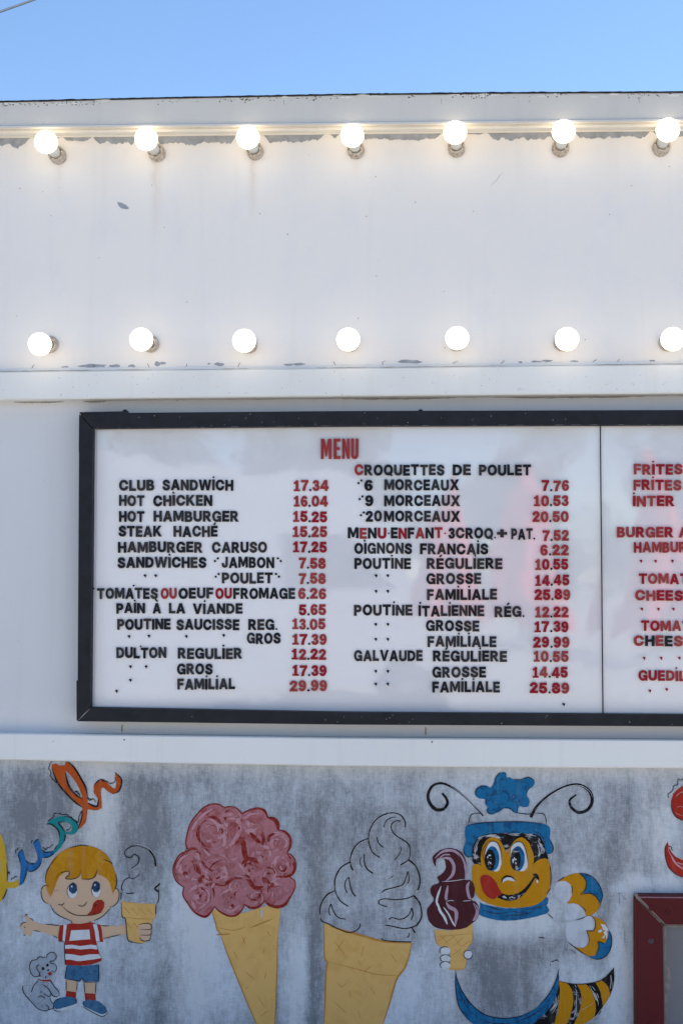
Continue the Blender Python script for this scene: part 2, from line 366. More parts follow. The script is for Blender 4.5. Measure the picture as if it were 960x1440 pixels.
for sx, sy, ln, st in ((84, 228, 0.16, 0.7), (219, 226, 0.30, 1.0), (356, 224, 0.22, 1.0), (500, 222, 0.10, 0.6), (641, 220, 0.08, 0.4), (787, 219, 0.07, 0.3), (929, 219, 0.07, 0.35),
                       (72, 500, 0.05, 0.25), (213, 497, 0.05, 0.4), (352, 496, 0.05, 0.3), (640, 495, 0.10, 0.3), (786, 495, 0.07, 0.35)):
    q = P(sx, sy-6, D_UP)
    dx = t.math('ABSOLUTE', t.math('ADD', t.math('SUBTRACT', g.outputs['X'], q.x), wob))
    fx = t.ramp(dx, 0.0, 0.030, 1, 0)
    dz = t.math('SUBTRACT', q.z, g.outputs['Z'])
    f = t.math('MULTIPLY', t.math('MULTIPLY', t.ramp(dz, 0.0, ln, 1, 0), t.math('GREATER_THAN', dz, -0.01)), t.math('POWER', fx, 2.0))
    f = t.math('MULTIPLY', f, 0.27*st)
    acc = f if acc is None else t.math('MAXIMUM', acc, f)
col = t.mix(acc, col, (0.42, 0.22, 0.09))
t.bump(t.math('ADD', t.math('MULTIPLY', big, 6.0), t.math('MULTIPLY', fine, 0.3)), 0.2, 0.003)
M['up'] = t.done(col, 0.5, 0.35)
mb.build('upper_wall', [M['up'], M['bare'], M['dirt'], plain('faint_scuff', (0.60, 0.59, 0.58), 0.8)], bar)

# middle wall behind the menu and the two trim boards
mb = MB(); mb.box((xl, -D_MID, P(480, 1050, D_MID).z), (xr, 0.017, P(480, 520, D_MID).z))
for x, y0, y1 in ((172, 1018, 1030), (598, 1022, 1034), (40, 563, 566), (250, 561, 564)):
    mb.stroke([(x+random.uniform(-.6, .6), y0+(y1-y0)*k/5) for k in range(6)], 2.2, D_MID+0.0006, 1)
for x0, x1, wd in ((-30, 330, 1.6), (330, 960, 2.6)):  # dark strip: brownish stain plus the trim board's shadow, put into the colour
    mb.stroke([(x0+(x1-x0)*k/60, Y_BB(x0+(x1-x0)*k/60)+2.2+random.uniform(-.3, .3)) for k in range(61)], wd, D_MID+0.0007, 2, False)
for x0, x1 in ((20, 90), (118, 150), (480, 640), (700, 905)):  # wider stretches of the same painted shadow and stain
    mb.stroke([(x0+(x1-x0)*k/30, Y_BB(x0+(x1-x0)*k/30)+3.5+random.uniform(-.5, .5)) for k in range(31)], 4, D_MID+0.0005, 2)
mb.build('middle_wall', [M['mid'], M['rust'], M['grime_shade']], bar)
mb = MB(); board(mb, Y_BT, Y_BB, 0.0, D_BAND)
for i in range(70):
    x = random.uniform(0, 960); y = random.uniform(Y_BT(x)+4, Y_BB(x)-2); mb.fill([ell(x, y, random.uniform(.3, .8), random.uniform(.3, .8), n=6)], D_BAND+0.0005, 1)
mb.build('trim_board', [M['trim'], M['grime_shade']], bar)
mb = MB(); board(mb, Y_LT, Y_LB, 0.0, D_LEDGE)
for x, y in ((175, 1040), (607, 1043)):
    mb.fill([blob(x-1.3, y-1, x+1.3, y+1.6)], D_LEDGE+0.0005, 1)
mb.build('ledge_board', [M['trim'], M['dirt']], bar)
# caulk bead along the top of the trim board
mb = MB()
rows = []
for i in range(0, 121):
    x = XL+(XR-XL)*i/120
    q = P(x, Y_BT(x), D_UP); h = 0.008+random.uniform(-.002, .002)
    rows.append([(q.x, -D_UP+0.001, q.z+h+0.004), (q.x, -D_UP-h*0.5, q.z+h*0.5), (q.x, -D_UP-h*1.2, q.z-0.001)])
V = [v for r in rows for v in r]
mb.add(V, [(i*3+j, (i+1)*3+j, (i+1)*3+j+1, i*3+j+1) for i in range(len(rows)-1) for j in range(2)])
x = -20.0
while x < 975:
    L = random.uniform(12, 60)
    if random.random() < 0.75: mb.stroke([(x+L*k/10, Y_BT(x+L*k/10)-0.6+random.uniform(-.35, .35)) for k in range(11)], random.uniform(.5, 1.0), D_BAND+0.001, 1)
    x += L
mb.build('caulk_bead', [M['trim'], M['grime_shade']], bar)

# roof fascia, soffit and moulding: one swept profile each, following the slightly sagging roof edge
def sweep(mb, prof, m=0):
    """prof(x_px) -> list of (depth, z); swept along the wall, open profile"""
    rows = []
    for x in XS:
        X = P(x, 170, D_FASC).x
        rows.append([(X, -d, z) for d, z in prof(x)])
    k = len(rows[0])
    V = [v for r in rows for v in r]
    mb.add(V, [(i*k+j, i*k+j+1, (i+1)*k+j+1, (i+1)*k+j) for i in range(len(rows)-1) for j in range(k-1)], m)
zr = lambda x: P(x, Y_ROOF(x), D_FASC).z
zf = lambda x: P(x, Y_FLIP(x), D_FASC).z
mb = MB()
sweep(mb, lambda x: [(0.02, zr(x)), (D_FASC-0.004, zr(x)), (D_FASC, zr(x)-0.004), (D_FASC, zf(x)+0.010), (D_FASC+0.006, zf(x)+0.006), (D_FASC+0.006, zf(x)), (D_FASC-0.006, zf(x)-0.001), (D_FASC-0.012, zf(x)+0.012), (0.05, zf(x)+0.012)])
# dirt and flaked spots under the drip edge
for i in range(420):
    x = random.uniform(0, 960)
    dens = math.sin(x*0.021)+math.sin(x*0.057+1)
    if dens < random.uniform(-0.6, 1.6): continue
    y = Y_ROOF(x)+random.uniform(2.5, 8)*random.random()**0.7+1.5; r = random.uniform(0.35, 1.25)
    mb.fill([blob(x-r*1.3, y-r*0.7, x+r*1.3, y+r*0.8, 8)], D_FASC+0.0006, 1)
for x, y in ((399, 143), (620, 142), (898, 141)):
    mb.stroke([(x, y-3), (x+0.4, y+4)], 1.3, D_FASC+0.0006, 1)
for i in range(20):
    x = random.uniform(0, 960); y = Y_ROOF(x)+random.uniform(1, 6); r = random.uniform(5, 16)
    mb.fill([blob(x-r, y-1.6, x+r, y+2.2, 12)], D_FASC+0.0004, 2)
mb.build('roof_fascia', [M['fascia'], M['dirt'], M['cream']], bar)
mb = MB()
def mold(x):
    z = zf(x)
    o = [(0.055, z+0.011)]
    zb = P(x, Y_MB(x), D_UP).z
    o += [(0.074, z+0.011), (0.075, z+0.004)]
    for k in range(9):
        a = math.pi/2*k/8
        o.append((D_UP+0.004+0.036*math.cos(a), z-0.002-(z-zb-0.006)*math.sin(a)))
    o += [(D_UP+0.004, zb), (D_UP-0.002, zb)]
    return o
sweep(mb, mold)
mb.build('moulding', M['cream'], bar)
# ragged felt edge
mb = MB(); rows = []
n = 420
for i in range(n+1):
    x = XL+(XR-XL)*i/n; z = zr(x); X = P(x, 140, D_FASC).x
    dz = 0.001+random.uniform(0, .0022)*(0.3+0.7*random.random()); dn = random.uniform(0.0, 0.003)*(random.random() < 0.35)
    rows.append([(X, 0.3, z+dz+0.001), (X, -D_FASC-0.004, z+dz), (X, -D_FASC-0.005, z-0.0008-dn)])
V = [v for r in rows for v in r]
mb.add(V, [(i*3+j, i*3+j+1, (i+1)*3+j+1, (i+1)*3+j) for i in range(n) for j in range(2)])
mb.build('drip_edge', M['tar'], bar)

# ------------------------------------------------------------------ marquee bulbs
t = NT('lit_bulb_glass')
t.b.inputs['Base Color'].default_value = (0.9, 0.88, 0.84, 1); t.b.inputs['Roughness'].default_value = 0.25
t.b.inputs['Emission Color'].default_value = (1.0, 0.86, 0.64, 1); t.b.inputs['Emission Strength'].default_value = BULB
M['bulb'] = t.m
M['neck'] = plain('white_bulb_neck', (0.62, 0.62, 0.58), 0.35, 0.5, var=0.06)
t = NT('rusty_porcelain_socket')
n1 = t.noise(t.coord(), 110, 5, 0.65)
M['socket'] = t.done(t.mix(t.ramp(n1, 0.50, 0.66), (0.52, 0.46, 0.39), (0.26, 0.15, 0.08)), 0.7, 0.3)
TOP = [((65, 199.5), (84, 223)), ((205.5, 195), (223, 219.5)), ((348.5, 193), (360, 217)), ((495, 190.5), (501, 215.5)), ((639.5, 186), (641.5, 213)), ((792, 184.5), (786.5, 212.5)), ((938.5, 182), (927.5, 211.5))]
BOT = [((56.5, 484), (75, 485)), ((199, 477.5), (216, 484.5)), ((343.5, 479.3), (352, 486)), ((489.5, 477.6), (493, 483.5)), ((642.5, 475.6), (642, 482.5)), ((796.5, 477), (788, 482.5)), ((945, 477), (935, 482.5))]
AT = ('over the bare wall beside the menu board', 'over CLUB SANDWICH', 'over the gap between SANDWICH and 17.34', 'over the MENU heading', 'over CROQUETTES DE POULET', 'over the 7.76 price column', 'over the second menu sheet')
gprof = []
for k in range(0, 15):
    a = -math.pi/2+math.pi*k/14*0.999
    gprof.append((max(0.0006, 0.0372*math.cos(a)), -0.0372*math.sin(a)))
gprof = [p for p in gprof if not (p[0] < 0.016 and p[1] < 0)]          # opens into the neck
def make_lamp():
    e = thing('marquee_bulb', '', 'light bulb')
    V, Fc = lathe([(r, z+0.100) for r, z in gprof]+[(0.0165, 0.064)]); g_ = mesh('globe', V, Fc, M['bulb'], e, smooth=True)
    V, Fc = lathe([(0.0155, 0.068), (0.0185, 0.063), (0.0188, 0.034), (0.017, 0.031), (0.017, 0.012)]); mesh('neck', V, Fc, M['neck'], e, smooth=False)
    V, Fc = lathe([(0.0195, 0.014), (0.0215, 0.0235), (0.0262, 0.0235), (0.0272, 0.021), (0.0272, 0.016), (0.0260, 0.0145), (0.0260, 0.011), (0.0272, 0.0095), (0.0280, -0.014)]); mesh('socket', V, Fc, M['socket'], e)
    return e
lamp0 = make_lamp()
kids = list(lamp0.children)
for ri, (row, nm) in enumerate(((TOP, 'lit globe bulb under the roof edge, straight '), (BOT, 'lit globe bulb just above the trim board, '))):
    for k, (g0, s0) in enumerate(row):
        s0 = (s0[0]+(g0[0]-s0[0])*(0.08 if ri == 0 else 0.2), s0[1]-3.2) if ri == 0 else (s0[0]+(g0[0]-s0[0])*0.2, s0[1]-0.5)
        base = P(*s0, D_UP); tip = P(*g0, D_UP+0.098)
        if ri == 0 and k == 0: e = lamp0
        else:
            e = lamp0.copy(); COL.objects.link(e)
            for ch in kids:
                c = ch.copy(); COL.objects.link(c); c.parent = e
        e.location = base
        e.rotation_euler = (tip-base).to_track_quat('Z', 'Y').to_euler()
        e['label'] = nm+AT[k]; e['group'] = 'marquee bulbs in two rows on the upper wall'
# ------------------------------------------------------------------ menu board
D_BRD, D_PAN = 0.062, 0.034
M['frame'] = plain('black_painted_frame', (0.014, 0.014, 0.018), 0.6, 0.25, var=0.35, scale=22)
M['edge'] = plain('scuffs_and_pale_edge', (0.45, 0.42, 0.38), 0.7, 0.3)
t = NT('milky_acrylic_panel')
b1 = t.noise(t.coord(1, 1, 1), 2.2, 2); b2 = t.noise(t.coord(), 7, 2)
sm = t.noise(t.coord(1, 1, 1.5), 5, 5, 0.6)
col = t.mix(t.ramp(sm, 0.4, 0.7, 0, 0.35), (0.75, 0.72, 0.715), (0.68, 0.66, 0.67))
t.bump(t.math('ADD', t.math('MULTIPLY', b1, 8.0), t.math('MULTIPLY', b2, 1.2)), 0.07, 0.004)
M['acrylic'] = t.done(col, 0.04, 1.0); t.b.inputs['IOR'].default_value = 1.62
board_o = thing('menu_board', 'black framed white menu sign with black and red changeable letters', 'sign', P(860, 1000, 0))
RX = 1585.0
yT = lev([(112, 581), (480, 578), (960, 576.5)]); yTi = lev([(131, 602.5), (480, 599), (960, 597.3)])
yB = lev([(108.5, 1014.3), (480, 1019), (960, 1021.5)]); yBi = lev([(127, 995), (480, 1001.5), (960, 1005)])
def rail(outline, name, m=None):
    mb = MB(); d = D_BRD
    mb.fill([outline], d, 0)
    fr = [P(x, y, d) for x, y in outline]; n = len(fr)
    bk = [Vector((q.x, -0.002, q.z)) for q in fr]
    mb.add(fr+bk, [(i, (i+1) % n, n+(i+1) % n, n+i) for i in range(n)], 0)
    return mb
xs_t = [131+(RX-20-131)*i/24 for i in range(25)]
top = [(112, 581)]+[(x, yT(x)) for x in xs_t]+[(RX, yT(RX))]+[(x, yTi(x)) for x in reversed(xs_t)]
mb = rail(top, 'top')
mb.fill([straight([112, 579.5, 180, 578.2, 180, 580.6, 112.5, 581.6])], D_BRD+0.001, 0)
for x, y in ((176, 577.3), (591, 577)):     # screw heads that stand on the top rail
    mb.fill([straight([x-6, y+2.4, x-3, y, x-1.2, y-1.6, x+1.2, y-1.6, x+3, y, x+6, y+2.4])], D_BRD-0.01, 0, 0.01)
for i in range(22):
    x = random.uniform(120, 955); y = random.uniform(yT(x)+2, yTi(x)-1); mb.fill([ell(x, y, random.uniform(.3, .8), random.uniform(.3, .6), n=6)], D_BRD+0.0005, 1)
for i in range(26):
    x = random.uniform(131, 955); mb.stroke([(x, yTi(x)-0.4), (x+random.uniform(2, 14), yTi(x)-0.4)], random.uniform(0.5, 1.0), D_BRD+0.0006, 1)  # short pale strokes along the rail's inner edge
mb.build('frame_rail', [M['frame'], M['edge']], board_o)
xs_b = [127+(RX-18-127)*i/40 for i in range(41)]
mb = rail([(x, yBi(x)) for x in xs_b]+[(RX, yB(RX))]+[(x, yB(x)) for x in reversed(xs_b)]+[(108.5, 1014.3)], 'bottom')
mb.fill([straight([109.5, 1013.5, 126, 996.2, 128.5, 996.5, 112, 1013.8])], D_BRD+0.0005, 0)
mb.stroke(straight([111, 1012.5, 118, 1005, 126.5, 997]), 0.9, D_BRD+0.001, 1)
for i in range(16):
    x = random.uniform(120, 955); y = random.uniform(yBi(x)+2, yB(x)-1); mb.fill([ell(x, y, random.uniform(.3, .9), random.uniform(.3, .6), n=6)], D_BRD+0.0005, 1)
mb.build('frame_rail', [M['frame'], M['edge']], board_o)
left = straight([111.6, 582.5, 130.6, 603.5, 127, 994.5, 108, 1013.3, 107.8, 958, 109.6, 956, 111.4, 637, 111.0, 633])
rail(left, 'left').build('frame_rail', [M['frame'], M['edge']], board_o)
rail([(RX-20, yTi(RX-20)+.6), (RX, yT(RX)+.6), (RX, yB(RX)-.6), (RX-18, yBi(RX-18)-.6)], 'right').build('frame_rail', [M['frame'], M['edge']], board_o)
DVT, DVB = 843.5, 847.3
def sheet(xa0, xa1, xb0, xb1, name):
    """acrylic sheet as a fine grid bowed out a little, between the left (top, bottom) and right (top, bottom) edges"""
    V = []; Fc = []; nx, nz = 40, 24
    for j in range(nz+1):
        v = j/nz
        for i in range(nx+1):
            u = i/nx
            x = (xa0*(1-v)+xa1*v)*(1-u)+(xb0*(1-v)+xb1*v)*u
            y = (yTi(x)-4)*(1-v)+(yBi(x)+4)*v
            bow = 0.006*math.sin(math.pi*u)*math.sin(math.pi*v)
            q = P(x, y, D_PAN); V.append((q.x, q.y+0.006-bow, q.z))
    for j in range(nz):
        for i in range(nx):
            a = j*(nx+1)+i; Fc.append((a, a+nx+1, a+nx+2, a+1))
    mesh(name, V, Fc, M['acrylic'], board_o, smooth=True)
sheet(122, 118, DVT-0.6, DVB-0.6, 'panel'); sheet(DVT+0.8, DVB+0.8, RX-10, RX-8, 'panel')
mb = MB(); mb.fill([straight([DVT-0.6, 598, DVT+0.7, 598, DVB+0.7, 1004, DVB-0.6, 1004])], D_PAN+0.0012, 0, 0.004); mb.build('divider', M['frame'], board_o)
mb = MB(); mb.box((P(124, 600, 0).x, -0.016, P(480, 1008, 0).z), (P(RX-6, 600, 0).x, -0.0015, P(480, 592, 0).z)); mb.build('backing', M['frame'], board_o)

M['ink'] = [plain('black_letter_plastic', (0.012, 0.013, 0.016), 0.5, 0.15), plain('faded_black_letter_plastic', (0.030, 0.030, 0.032), 0.5, 0.15), plain('browned_black_letter_plastic', (0.040, 0.032, 0.030), 0.5, 0.15)]
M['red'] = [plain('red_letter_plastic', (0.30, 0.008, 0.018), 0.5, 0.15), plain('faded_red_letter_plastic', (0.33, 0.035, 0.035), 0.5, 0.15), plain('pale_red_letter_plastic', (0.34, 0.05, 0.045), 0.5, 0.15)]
INK = M['ink']+M['red']
D_LET = 0.0365
def letter(mb, ch, x0, x1, yc, h, red, d=D_LET, tone=None):
    """one changeable letter, x0..x1 and height h in photo px round the line centre yc"""
    jy = random.uniform(-0.5, 0.5); yb = yc+h/2+jy; rot = random.uniform(-0.012, 0.012)
    m = (3 if red else 0)+(tone if tone is not None else random.choice((0, 0, 0, 1, 1, 2) if not red else (0, 0, 1, 1, 2)))
    wd, loops = GL[ch]; sx = (x1-x0)/wd; sy = h/1000
    mp = lambda a, b: (x0+a*sx+rot*b*sy, yb-b*sy+rot*a*sx*0.3)
    LP = [[mp(l[i], l[i+1]) for i in range(0, len(l), 2)] for l in loops]
    mb.fill(LP, d, m, 0.0012)
    if ch == 'Q': mb.fill([[mp(*p) for p in ((470, 330), (640, 330), (900, -30), (700, -90))]], d+0.0002, m, 0.001)
def word(mb, s, x0, x1, yc, h, red=None):
    """s: lower-case i = I with a dot over it, accents as marks: ^e acute, `A grave; red: string of r/b per letter or bool"""
    items = []; i = 0
    while i < len(s):
        acc = None
        if s[i] in "^`": acc = s[i]; i += 1
        items.append((s[i], acc)); i += 1
    adv = [(GL['I'][0] if c in 'iI' else 200 if c == '.' else GL[c][0]) for c, a in items]
    gap = 90; tot = sum(adv)+gap*(len(items)-1); k = (x1-x0)/tot; x = x0
    for j, (c, a) in enumerate(items):
        r = (red[j] == 'r') if isinstance(red, str) else bool(red)
        wpx = adv[j]*k
        if c == '.': dot(mb, x+wpx/2, yc+h/2-1.3, 1.45, False if not r else True)
        else:
            letter(mb, 'I' if c == 'i' else c, x, x+wpx, yc, h, r)
            if c == 'i': dot(mb, x+wpx/2+random.uniform(-1, 1), yc-h/2-3.3, 1.5, r)
            if a == '^': mb.stroke([(x+wpx*0.42, yc-h/2-1.6), (x+wpx*0.72, yc-h/2-4.6)], 2.3, D_LET, 3 if r else 0, False)
            if a == '`': mb.stroke([(x+wpx*0.3, yc-h/2-5.2), (x+wpx*0.6, yc-h/2-2)], 2.3, D_LET, 3 if r else 0, False)
        x += wpx+gap*k
def dot(mb, x, y, r, red=False):
    mb.fill([ell(x, y, r, r, n=9, wob=0.12)], D_LET, 3 if red else 0, 0.001)
def comma(mb, x, y, red=False):
    mb.fill([cr([x-1.6, y-1.6, x+1.2, y-1.8, x+1.9, y+0.2, x+0.4, y+2.6, x-0.4, y+2.2, x-0.2, y+0.9, x-1.7, y+0.6], k=2)], D_LET, 3 if red else 0, 0.001)
def quote(mb, x, y, s=1):
    dot(mb, x-1.6*s, y+2.0, 1.7); dot(mb, x+2.4*s, y-1.8, 1.7)
H = 15.4
def line(parts, commas=(), dots=(), quotes=(), red=None):
    for fn, what, nm in ((word, parts, 'menu_word'), (comma, commas, 'ditto_mark'), (dot, dots, 'dot_mark'), (quote, quotes, 'quote_mark')):
        for q in what:
            mb = MB(); fn(mb, *q); mb.build(nm, INK, board_o)
def price(s, x0, x1, yc):
    mb = MB(); 
    items = list(s); adv = [230 if c == '.' else GL[c][0] for c in items]; gap = 70
    k = (x1-x0)/(sum(adv)+gap*(len(items)-1)); x = x0
    tone = random.choice((0, 0, 1, 1, 2))
    for c, a in zip(items, adv):
        if c == '.': dot(mb, x+a*k/2, yc+H/2-1.4, 1.7, False)
        else: letter(mb, c, x, x+a*k, yc, H, True, tone=tone if random.random() < 0.7 else None)
        x += (a+gap)*k
    mb.build('price', INK, board_o)

# MENU heading, tall condensed
mb = MB()
def poly(f): mb.fill([straight(f)], D_LET, 4, 0.0012)
poly([451, 645.5, 451, 617, 456.3, 617, 458.6, 631, 461, 617, 466, 617, 466, 645.5, 462, 645.5, 462, 627, 459.6, 642, 457.6, 642, 455, 627, 455, 645.5])
poly([468.8, 645.5, 468.8, 616.7, 478.4, 616.7, 478.4, 621, 473.4, 621, 473.4, 628.6, 477.4, 628.6, 477.4, 632.8, 473.4, 632.8, 473.4, 641.2, 478.6, 641.2, 478.6, 645.5])
poly([480.8, 645.3, 480.8, 616.6, 484.6, 616.6, 487.6, 632, 487.6, 616.6, 491.4, 616.6, 491.4, 645.3, 487.8, 645.3, 484.4, 629, 484.4, 645.3])
poly([493.4, 616.6, 497.6, 616.6, 497.6, 639.5, 498.2, 641, 499.2, 641, 499.8, 639.5, 499.8, 616.6, 503.8, 616.6, 503.8, 640.5, 502.8, 643.6, 500.6, 645.4, 496.6, 645.4, 494.4, 643.6, 493.4, 640.5])
mb.build('menu_heading', INK, board_o)

# left column
line([('CLUB', 167.5, 217, 682.3, H), ('SANDWiCH', 228.5, 328, 682, H)]); price('17.34', 413, 462, 682.8)
line([('HOT', 167.5, 203, 704, H), ('CHiCKEN', 215.5, 298.5, 704, H)]); price('16.04', 413, 461, 705)
line([('HOT', 167.5, 203, 726, H), ('HAMBURGER', 216, 335.5, 726, H)]); price('15.25', 412, 460, 726.7)
line([('STEAK', 166.7, 227.5, 747.3, H), ('HACH^E', 244, 306, 747.3, H)]); price('15.25', 411.5, 460, 748)
line([('HAMBURGER', 166, 284.8, 769.3, H), ('CARUSO', 298, 375.5, 769.8, H)]); price('17.25', 412, 459.5, 769.5)
line([('SANDWiCHES', 165.3, 290, 791, H), ('JAMBON', 311.7, 385.5, 791, H)], quotes=[(304, 787, 1), (393, 787, -1)]); price('7.58', 420, 458, 792)
line([('POULET', 312, 383.5, 812.8, H)], [(204, 809.5), (219, 809.5)], quotes=[(305, 809, 1), (390.5, 809, -1)]); price('7.58', 420, 458, 813.5)
line([('TOMATES', 136.7, 222, 834.3, H), ('OU', 226, 248.5, 834.3, H, True), ('OEUF', 251, 300, 834.3, H), ('OU', 303, 326, 834.3, H, True), ('FROMAGE', 328, 415, 834.5, H)], dots=[(127.5, 827, 1.3), (132, 827.5, 1.3), (131, 832, 1.2), (188, 823.5, 1.4)]); price('6.26', 419, 458.5, 834.8)
line([('PAiN', 163.8, 204, 855.3, H-.6), ('`A', 214.8, 226.5, 855.3, H-.6), ('LA', 237.5, 260.5, 855.3, H-.6), ('ViANDE', 271, 341, 855.8, H-.6)]); price('5.65', 420, 458.5, 857.7)
line([('POUTINE', 165, 240, 877.8, H), ('SAUCISSE', 248, 336.5, 878.3, H), ('REG.', 349, 390, 878.3, H)]); price('13.05', 411, 457.5, 877.7)
line([('GROS', 347, 394.5, 897.8, H)], [(181.5, 895), (209.5, 894.5), (262, 895), (314.5, 893.5)]); price('17.39', 411, 459.3, 899)
line([('DULTON', 163.8, 234, 918, H), ('REGULiER', 250, 340.5, 919, H)], dots=[(198, 909, 1.3)]); price('12.22', 410, 458.5, 920.3)
line([('GROS', 249, 299, 941, H)], [(183.5, 937.5), (205.5, 937.5)]); price('17.39', 411, 459.2, 943)
line([('FAMiLiAL', 249.5, 330.5, 962, H)], [(183.5, 956.5), (164, 972)]); price('29.99', 407, 460, 964.5)
# right column
line([('CROQUETTES', 498.3, 624.6, 660.8, H, 'rbbbbbbbbb'), ('DE', 636, 661.6, 660.8, H), ('POULET', 673, 746.3, 661, H)])  # the first C is a black letter; its red is a painted reflection
line([('6', 511.8, 524, 682, H), ('MORCEAUX', 540, 645, 682, H)], quotes=[(505.5, 677.5, 1)]); price('7.76', 761, 799.6, 683)
line([('9', 513, 525, 704, H), ('MORCEAUX', 540, 646.5, 704, H)], quotes=[(507, 700, 1)]); price('10.53', 750, 799, 704)
line([('20', 513.8, 536.8, 726, H), ('MORCEAUX', 539.8, 646.6, 726, H)], quotes=[(509, 722.5, 1)]); price('20.50', 748, 799, 726.5)
line([('MENU', 488.8, 543, 749.6, H, 'brbr'), ('ENFANT', 549.3, 622, 749.6, H, 'brbrbr'), ('3CROQ', 630, 693, 749.8, H), ('+', 698, 712.6, 750, 16), ('PAT.', 718.3, 751.8, 751, H)], dots=[(546, 750, 1.2), (625.5, 750, 1.3, True), (695.5, 756, 1.3)]); price('7.52', 762, 799.3, 753)
line([('OiGNONS', 498, 579, 771.3, H), ('FRANCAiS', 590.3, 686, 772, H)]); price('6.22', 759, 799.2, 773.3)
line([('POUTiNE', 498, 577.5, 792.5, H), ('R^EGULiERE', 599.6, 706, 792.5, H)]); price('10.55', 752, 798.6, 793.5)
line([('GROSSE', 599.2, 676, 814, H)], [(528.5, 809.5), (545, 809.5)]); price('14.45', 752, 800, 816)
line([('FAMiLiALE', 600, 698.3, 836, H)], [(528.5, 831.5), (545, 831.5)]); price('25.89', 751, 801.5, 836.2)
line([('POUTiNE', 497.5, 579.6, 858, H), ('iTALiENNE', 588, 680.5, 859, H), ('R^EG.', 695, 737, 860, H)]); price('12.22', 751.8, 799, 860.8)
line([('GROSSE', 598.5, 673.5, 880, H)], [(528, 878), (545, 878)]); price('17.39', 751, 799, 881.3)
line([('FAMiLiALE', 600.8, 697.5, 902, H)], [(528, 899), (545, 899)]); price('29.99', 749, 800.4, 903.3)
line([('GALVAUDE', 497.5, 594, 922, H), ('R^EGULiERE', 608.3, 712.3, 922.8, H)]); price('10.55', 749.8, 799, 923.3)
line([('GROSSE', 607.5, 683, 945.3, H)], [(528, 944), (545, 944)]); price('14.45', 748.3, 798, 945.4)
line([('FAMiLiALE', 607.5, 702.5, 966, H)], [(528, 962), (545, 962), (792, 990.5)]); price('25.89', 744.3, 800, 967.5)
# second sheet, red letters
line([('FRiTES', 890.5, 959, 660, H-.4, True)]); line([('FRiTES', 890, 957.5, 682, H-.4, True)])
line([('iNTER', 889, 947.6, 704.5, H-.4, True)])
line([('BURGER', 866.7, 946, 748.5, H-.4, True), ('A', 953.5, 968, 748.5, H-.4, True)])
line([('HAMBURGER', 890.5, 1000, 769.5, H-.4, True)]); line([], [(900.6, 789, True), (921, 789, True), (944.7, 789, True)])
line([('TOMATES', 897.4, 991, 813.8, H-.6, True)]); line([('CHEESE', 892.3, 972, 837.3, H-.6, 'rrrrrr')])
line([], [(901.7, 856.5, True), (925, 856.5, True), (946, 856.5, True)])
line([('TOMATES', 900.6, 994, 880, H-.6, True)]); line([('CHEESE', 890.2, 972, 901.3, H-.4, 'rbrbrb')])
line([], [(905, 925.5, True), (929, 925.5, True), (954.5, 925.5, True)])
line([('GUEDiLLE', 897, 986, 950.3, H-.6, True)]); line([], [(913, 971.5, True), (936.7, 969.5, True)])
# ------------------------------------------------------------------ mural wall
# masks of what is left of the old white coat: soft blobs (cx, cy, rx, ry, weight) in photo px
WHITE = [(140, 1130, 28, 60, .7), (112, 1330, 75, 120, .55), (205, 1370, 20, 70, .3), (268, 1340, 42, 120, .95), (330, 1380, 30, 60, .5), (416, 1390, 14, 90, .85), (432, 1330, 8, 100, .4), (460, 1380, 10, 90, .55), (575, 1420, 50, 70, .75), (600, 1360, 16, 60, .5),
         (715, 1288, 70, 30, .9), (800, 1380, 38, 35, .9), (805, 1270, 30, 50, .9), (640, 1400, 30, 70, .35), (625, 1300, 12, 90, .5), (600, 1250, 8, 80, .35), (885, 1360, 22, 150, .8), (800, 1180, 90, 40, .18), (900, 1130, 60, 50, .35), (925, 1248, 60, 16, .8),
         (660, 1160, 70, 60, .25), (940, 1180, 22, 50, .6), (22, 1300, 40, 70, .45), (60, 1420, 80, 40, .4), (700, 1110, 60, 30, .35), (330, 1210, 95, 90, .3), (520, 1240, 60, 80, .15), (860, 1400, 20, 90, .6), (0, 1440, 60, 60, .3), (540, 1110, 200, 18, .22)]
BEIGE = [(140, 1120, 34, 70, .8), (268, 1340, 30, 100, .45), (720, 1290, 60, 26, .45), (888, 1370, 12, 150, .75), (112, 1210, 40, 50, .4), (925, 1150, 22, 60, .5), (416, 1390, 10, 90, .4), (645, 1380, 14, 60, .5)]
DARK = [(70, 1140, 42, 55, .55), (195, 1160, 26, 80, .75), (228, 1180, 18, 60, .5), (235, 1400, 20, 60, .8), (446, 1270, 14, 130, .7), (442, 1400, 12, 90, .5), (520, 1180, 110, 30, .3), (590, 1260, 10, 100, .35), (870, 1170, 22, 70, .75), (790, 1330, 12, 60, .45), (782, 1250, 9, 60, .7), (228, 1330, 10, 80, .5),
        (845, 1290, 14, 70, .5), (610, 1400, 16, 70, .5), (715, 1372, 62, 48, .5), (40, 1370, 40, 50, .35), (20, 1180, 24, 60, .3)]
V = []; Fc = []; wa = []; ba = []; da = []
nx, nz = 176, 72
y_top = lambda x: Y_LB(x)-12
for j in range(nz+1):
    for i in range(nx+1):
        x = XL+(XR-XL)*i/nx; y = y_top(x)*(1-j/nz)+1525*(j/nz)
        V.append(P(x, y, D_MUR)-Vector((0, 0, 0)))
        def acc(L, k=1.0):
            s = 0
            for cx, cy, rx, ry, wt in L:
                q = ((x-cx)/rx)**2+((y-cy)/ry)**2
                if q < 6: s += wt*math.exp(-q*q*0.55)
            return min(1, s)
        topb = max(0, 1-(y-Y_LB(x))/24.0)
        wa.append(min(1, acc(WHITE)+0.55*topb)); ba.append(min(1, acc(BEIGE)+0.8*topb)); da.append(acc(DARK)*(1-topb))
for j in range(nz):
    for i in range(nx):
        a = j*(nx+1)+i; Fc.append((a, a+nx+1, a+nx+2, a+1))
